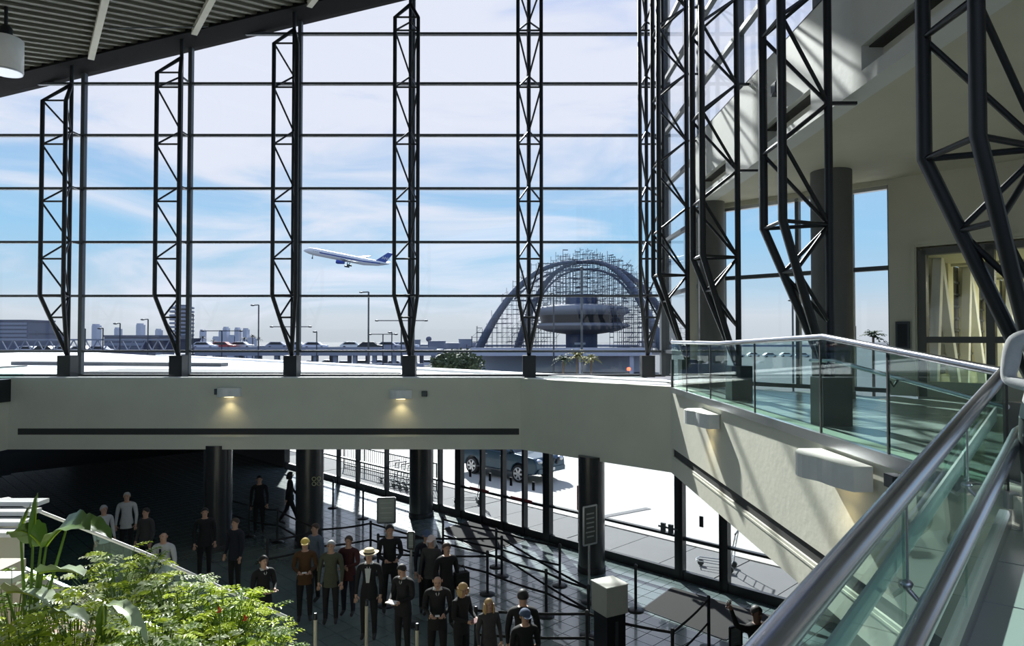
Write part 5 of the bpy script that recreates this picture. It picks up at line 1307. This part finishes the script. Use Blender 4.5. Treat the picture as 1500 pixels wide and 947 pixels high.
pp = [
 (447, 790, 1.72, .25, 'person in yellow cap and orange-brown jacket at the left of the queue', dict(top=ORG, legs=BLK, hat=('cap', CAPY), pose='hold')),
 (485, 793, 1.72, .1, 'grey-haired person in an olive tan jacket beside the yellow cap', dict(top=TAN, legs=BLK, hair=HGR, pose='stand')),
 (511, 786, 1.70, -.2, 'person in a maroon top with hands together behind the straw hat', dict(top=MAR, legs=NAVY, hair=HBR, pose='fold')),
 (541, 806, 1.76, .0, 'man in a cream straw hat with a pale collar over dark clothes', dict(top=BLK, legs=BLK, hat=('hat', STRAW), extra=['collar', 'vneck'], hair=HGR)),
 (571, 770, 1.88, .3, 'tall broad man in black standing under the grey notice', dict(top=BLK, legs=BLK, hair=HB, pose='hold')),
 (591, 826, 1.74, -.5, 'dark-haired man in black reading white papers', dict(top=BLK, legs=BLK, hair=HB, pose='read', headtilt=18, extra=['collar'])),
 (625, 778, 1.76, .2, 'person in a dark blue cap behind the white-capped woman', dict(top=NAVY, legs=BLK, hat=('cap', CAPB))),
 (632, 786, 1.70, -.2, 'woman in a pale pink cap and grey top near the belts', dict(top=GRY, legs=BLK, hat=('cap', CAPP), female=True, hair=HGR, hairstyle='bob')),
 (654, 796, 1.76, .5, 'man in black with a shoulder bag right of the pale pink cap', dict(top=BLK, legs=BLK, hair=HBR)),
 (641, 841, 1.76, .1, 'bald man in a black jacket with a white collar', dict(top=BLK, legs=BLK, hairstyle='bald', headtilt=16, extra=['collar'], pose='read')),
 (676, 854, 1.66, .9, 'short-haired blonde woman in black reading papers beside the bald man', dict(top=BLK, legs=BLK, hair=HBL, hairstyle='bob', pose='read', headtilt=14, female=True)),
 (716, 878, 1.50, .4, 'small long-haired blonde girl in a grey top', dict(top=GRY, legs=JEAN, hair=HBL, hairstyle='long', female=True)),
 (766, 865, 1.84, math.pi, 'broad-shouldered man in black with a spiky crest of hair', dict(top=BLK, legs=BLK, hair=HB)),
 (769, 894, 1.66, .3, 'person in a dark and white cap in front of the crested man', dict(top=BLK, legs=BLK, hat=('cap', CAPB), pose='hold')),
 (1108, 889, 1.76, .35, 'man in dark clothes waving with one raised arm beside the second doormat', dict(top=BLK, legs=BLK, hair=HB, skin=SKIND, pose='wave')),
 (425, 692, 1.70, 1.9, 'silhouetted woman striding left behind the queue with a bag', dict(top=BLK, legs=BLK, hair=HB, hairstyle='bob', pose='walk', female=True)),
 (380, 698, 1.75, .3, 'dark figure standing in the dim hall left of the striding woman', dict(top=BLK, legs=BLK, hair=HB)),
 (462, 768, 1.74, -.6, 'person in a pale blue grey shirt behind the yellow cap', dict(top=BLU, legs=BLK, hair=HBR)),
 (186, 722, 1.76, .3, 'man in a white shirt furthest back in the dark left hall', dict(top=WHT, legs=BLK, hair=HGR)),
 (152, 741, 1.72, 1.0, 'person in a white shirt at the left of the dark hall', dict(top=WHT, legs=BLK, hair=HGR)),
 (214, 745, 1.70, -.3, 'person in a grey shirt right of the white shirts in the dark hall', dict(top=GRY, legs=BLK, hair=HB)),
 (240, 779, 1.78, 0, 'balding man in a white shirt and dark tie behind the shrubs', dict(top=WHT, legs=BLK, hairstyle='bald', extra=['tie'])),
 (386, 815, 1.70, .8, 'seated-looking dark figure with a white sleeve right of the shrubs', dict(top=BLK, legs=BLK, hair=HB, extra=['collar'], pose='hold')),
 (300, 745, 1.72, .5, 'dark figure in the hall under the left column', dict(top=BLK, legs=BLK, hair=HB)),
 (345, 760, 1.74, -.4, 'dark figure between the left column and the emblem column', dict(top=NAVY, legs=BLK, hair=HBR)),
]
for px, py, h, rz, label, kw in pp:
    pos = at_head(px, py, h); label = label.replace('seated-looking ', '')
    person(pos, h, rz, label, **kw)
p = at_head(591, 826, 1.74); holding(p, 1.74, -.5, 1.13, 'paper_sheets', 'white papers held by the dark-haired man', 'papers', PAPER, (.21, .16, .01))
p = at_head(676, 854, 1.66); holding(p, 1.66, .9, 1.13, 'paper_sheets', 'papers with pink edges held by the blonde woman', 'papers', PINK, (.2, .15, .01))
p = at_head(641, 841, 1.76); holding(p, 1.76, .1, 1.13, 'paper_sheets', 'small white slip held by the bald man', 'papers', PAPER, (.08, .06, .008))
p = at_head(425, 692, 1.70); holding(p, 1.7, 1.9, .78, 'shoulder_bag', 'black bag carried by the striding woman', 'bag', BLK, (.34, .14, .26), .25, .28)
p = at_head(654, 796, 1.76); holding(p, 1.76, .5, .95, 'shoulder_bag', 'black bag at the side of the man near the belts', 'bag', BLK, (.30, .16, .32), .02, .33)
p = at_head(447, 790, 1.72); holding(p, 1.72, .25, 1.13, 'paper_sheets', 'small white ticket held by the person in the yellow cap', 'papers', PAPER, (.1, .07, .008))
# crest on head of broad man
# traveller on the ramp landing at the right edge
pr = Vector((U(1540, 600, 4.3).x, 4.3, 0)); pz = EYE - 1.40
person(Vector((pr.x, pr.y, pz)), 1.70, R(-25), 'person in a white shirt standing at the rail, cut by the right edge', top=WHT, legs=GRY, hair=HB, pose='hold', group='people on the ramp')

BACK0, BACK1 = 6.6, 16.0
# ------------------------------------------------------------ enclosing shell (left wall with added glazing, rear wall with added light opening)
M_shell = mat('shell_plaster', (.35, .35, .32), .85)
q = MB(); q.box((-26.3, -8, 0), (-26, 21, UP + .9)); struct(q.build('wall_far_left', M_shell), 'left end wall of the hall below the added glazing')
w7 = sempty('window_7')  # unseen glazing added to light the side bulkhead and fascia
for i in range(8):
    y0 = -8 + i * 3.6
    q = MB(); q.box((-26.15, y0 + .06, UP + .9), (-26.13, y0 + 3.54, 10.8)); q.build('pane', M_glass, w7)
    q = MB(); q.box((-26.22, y0 - .06, UP + .9), (-26.06, y0 + .06, 10.9)); q.build('mullion', M_mull, w7)
q = MB(); q.box((-26, -8.3, 0), (15, -8, BACK0)); q.box((-26, -8.3, BACK1), (15, -8, 18)); struct(q.build('wall_back', M_shell), 'rear wall with an opening added to let in sky light')  # unseen gap in the wall, sized to brighten the balcony face
q = MB(); q.box((14, -8, 0), (14.3, 7.4, 18)); struct(q.build('wall_east', M_shell), 'east end wall')
q = MB(); q.prism([(-26, -8, LOW), (LX - .3, -8, LOW), (LX - .3, YB + .3, LOW), (-26, YB + .3, LOW)], (0, 0, UP - LOW - .05)); struct(q.build('floor_upper_left', M_bulk), 'upper floor at the left')
q = MB(); q.box((LX - .5, -8.0, UP - .1), (4, -3.0, UP)); q.box((LX - .3, -3, UP - 1.2), (-1.2, 1.2, UP)); q.box((LX - .3, 1.0, UP), (-1.2, 1.2, 5.3)); q.box((LX - .3, -8, LOW), (14, -3.0, UP - .1)); struct(q.build('floor_back_and_light_block', M_bulk), 'upper floor behind the camera with added light-blocking slab and parapet')  # front slab and parapet are added to keep light off the queue
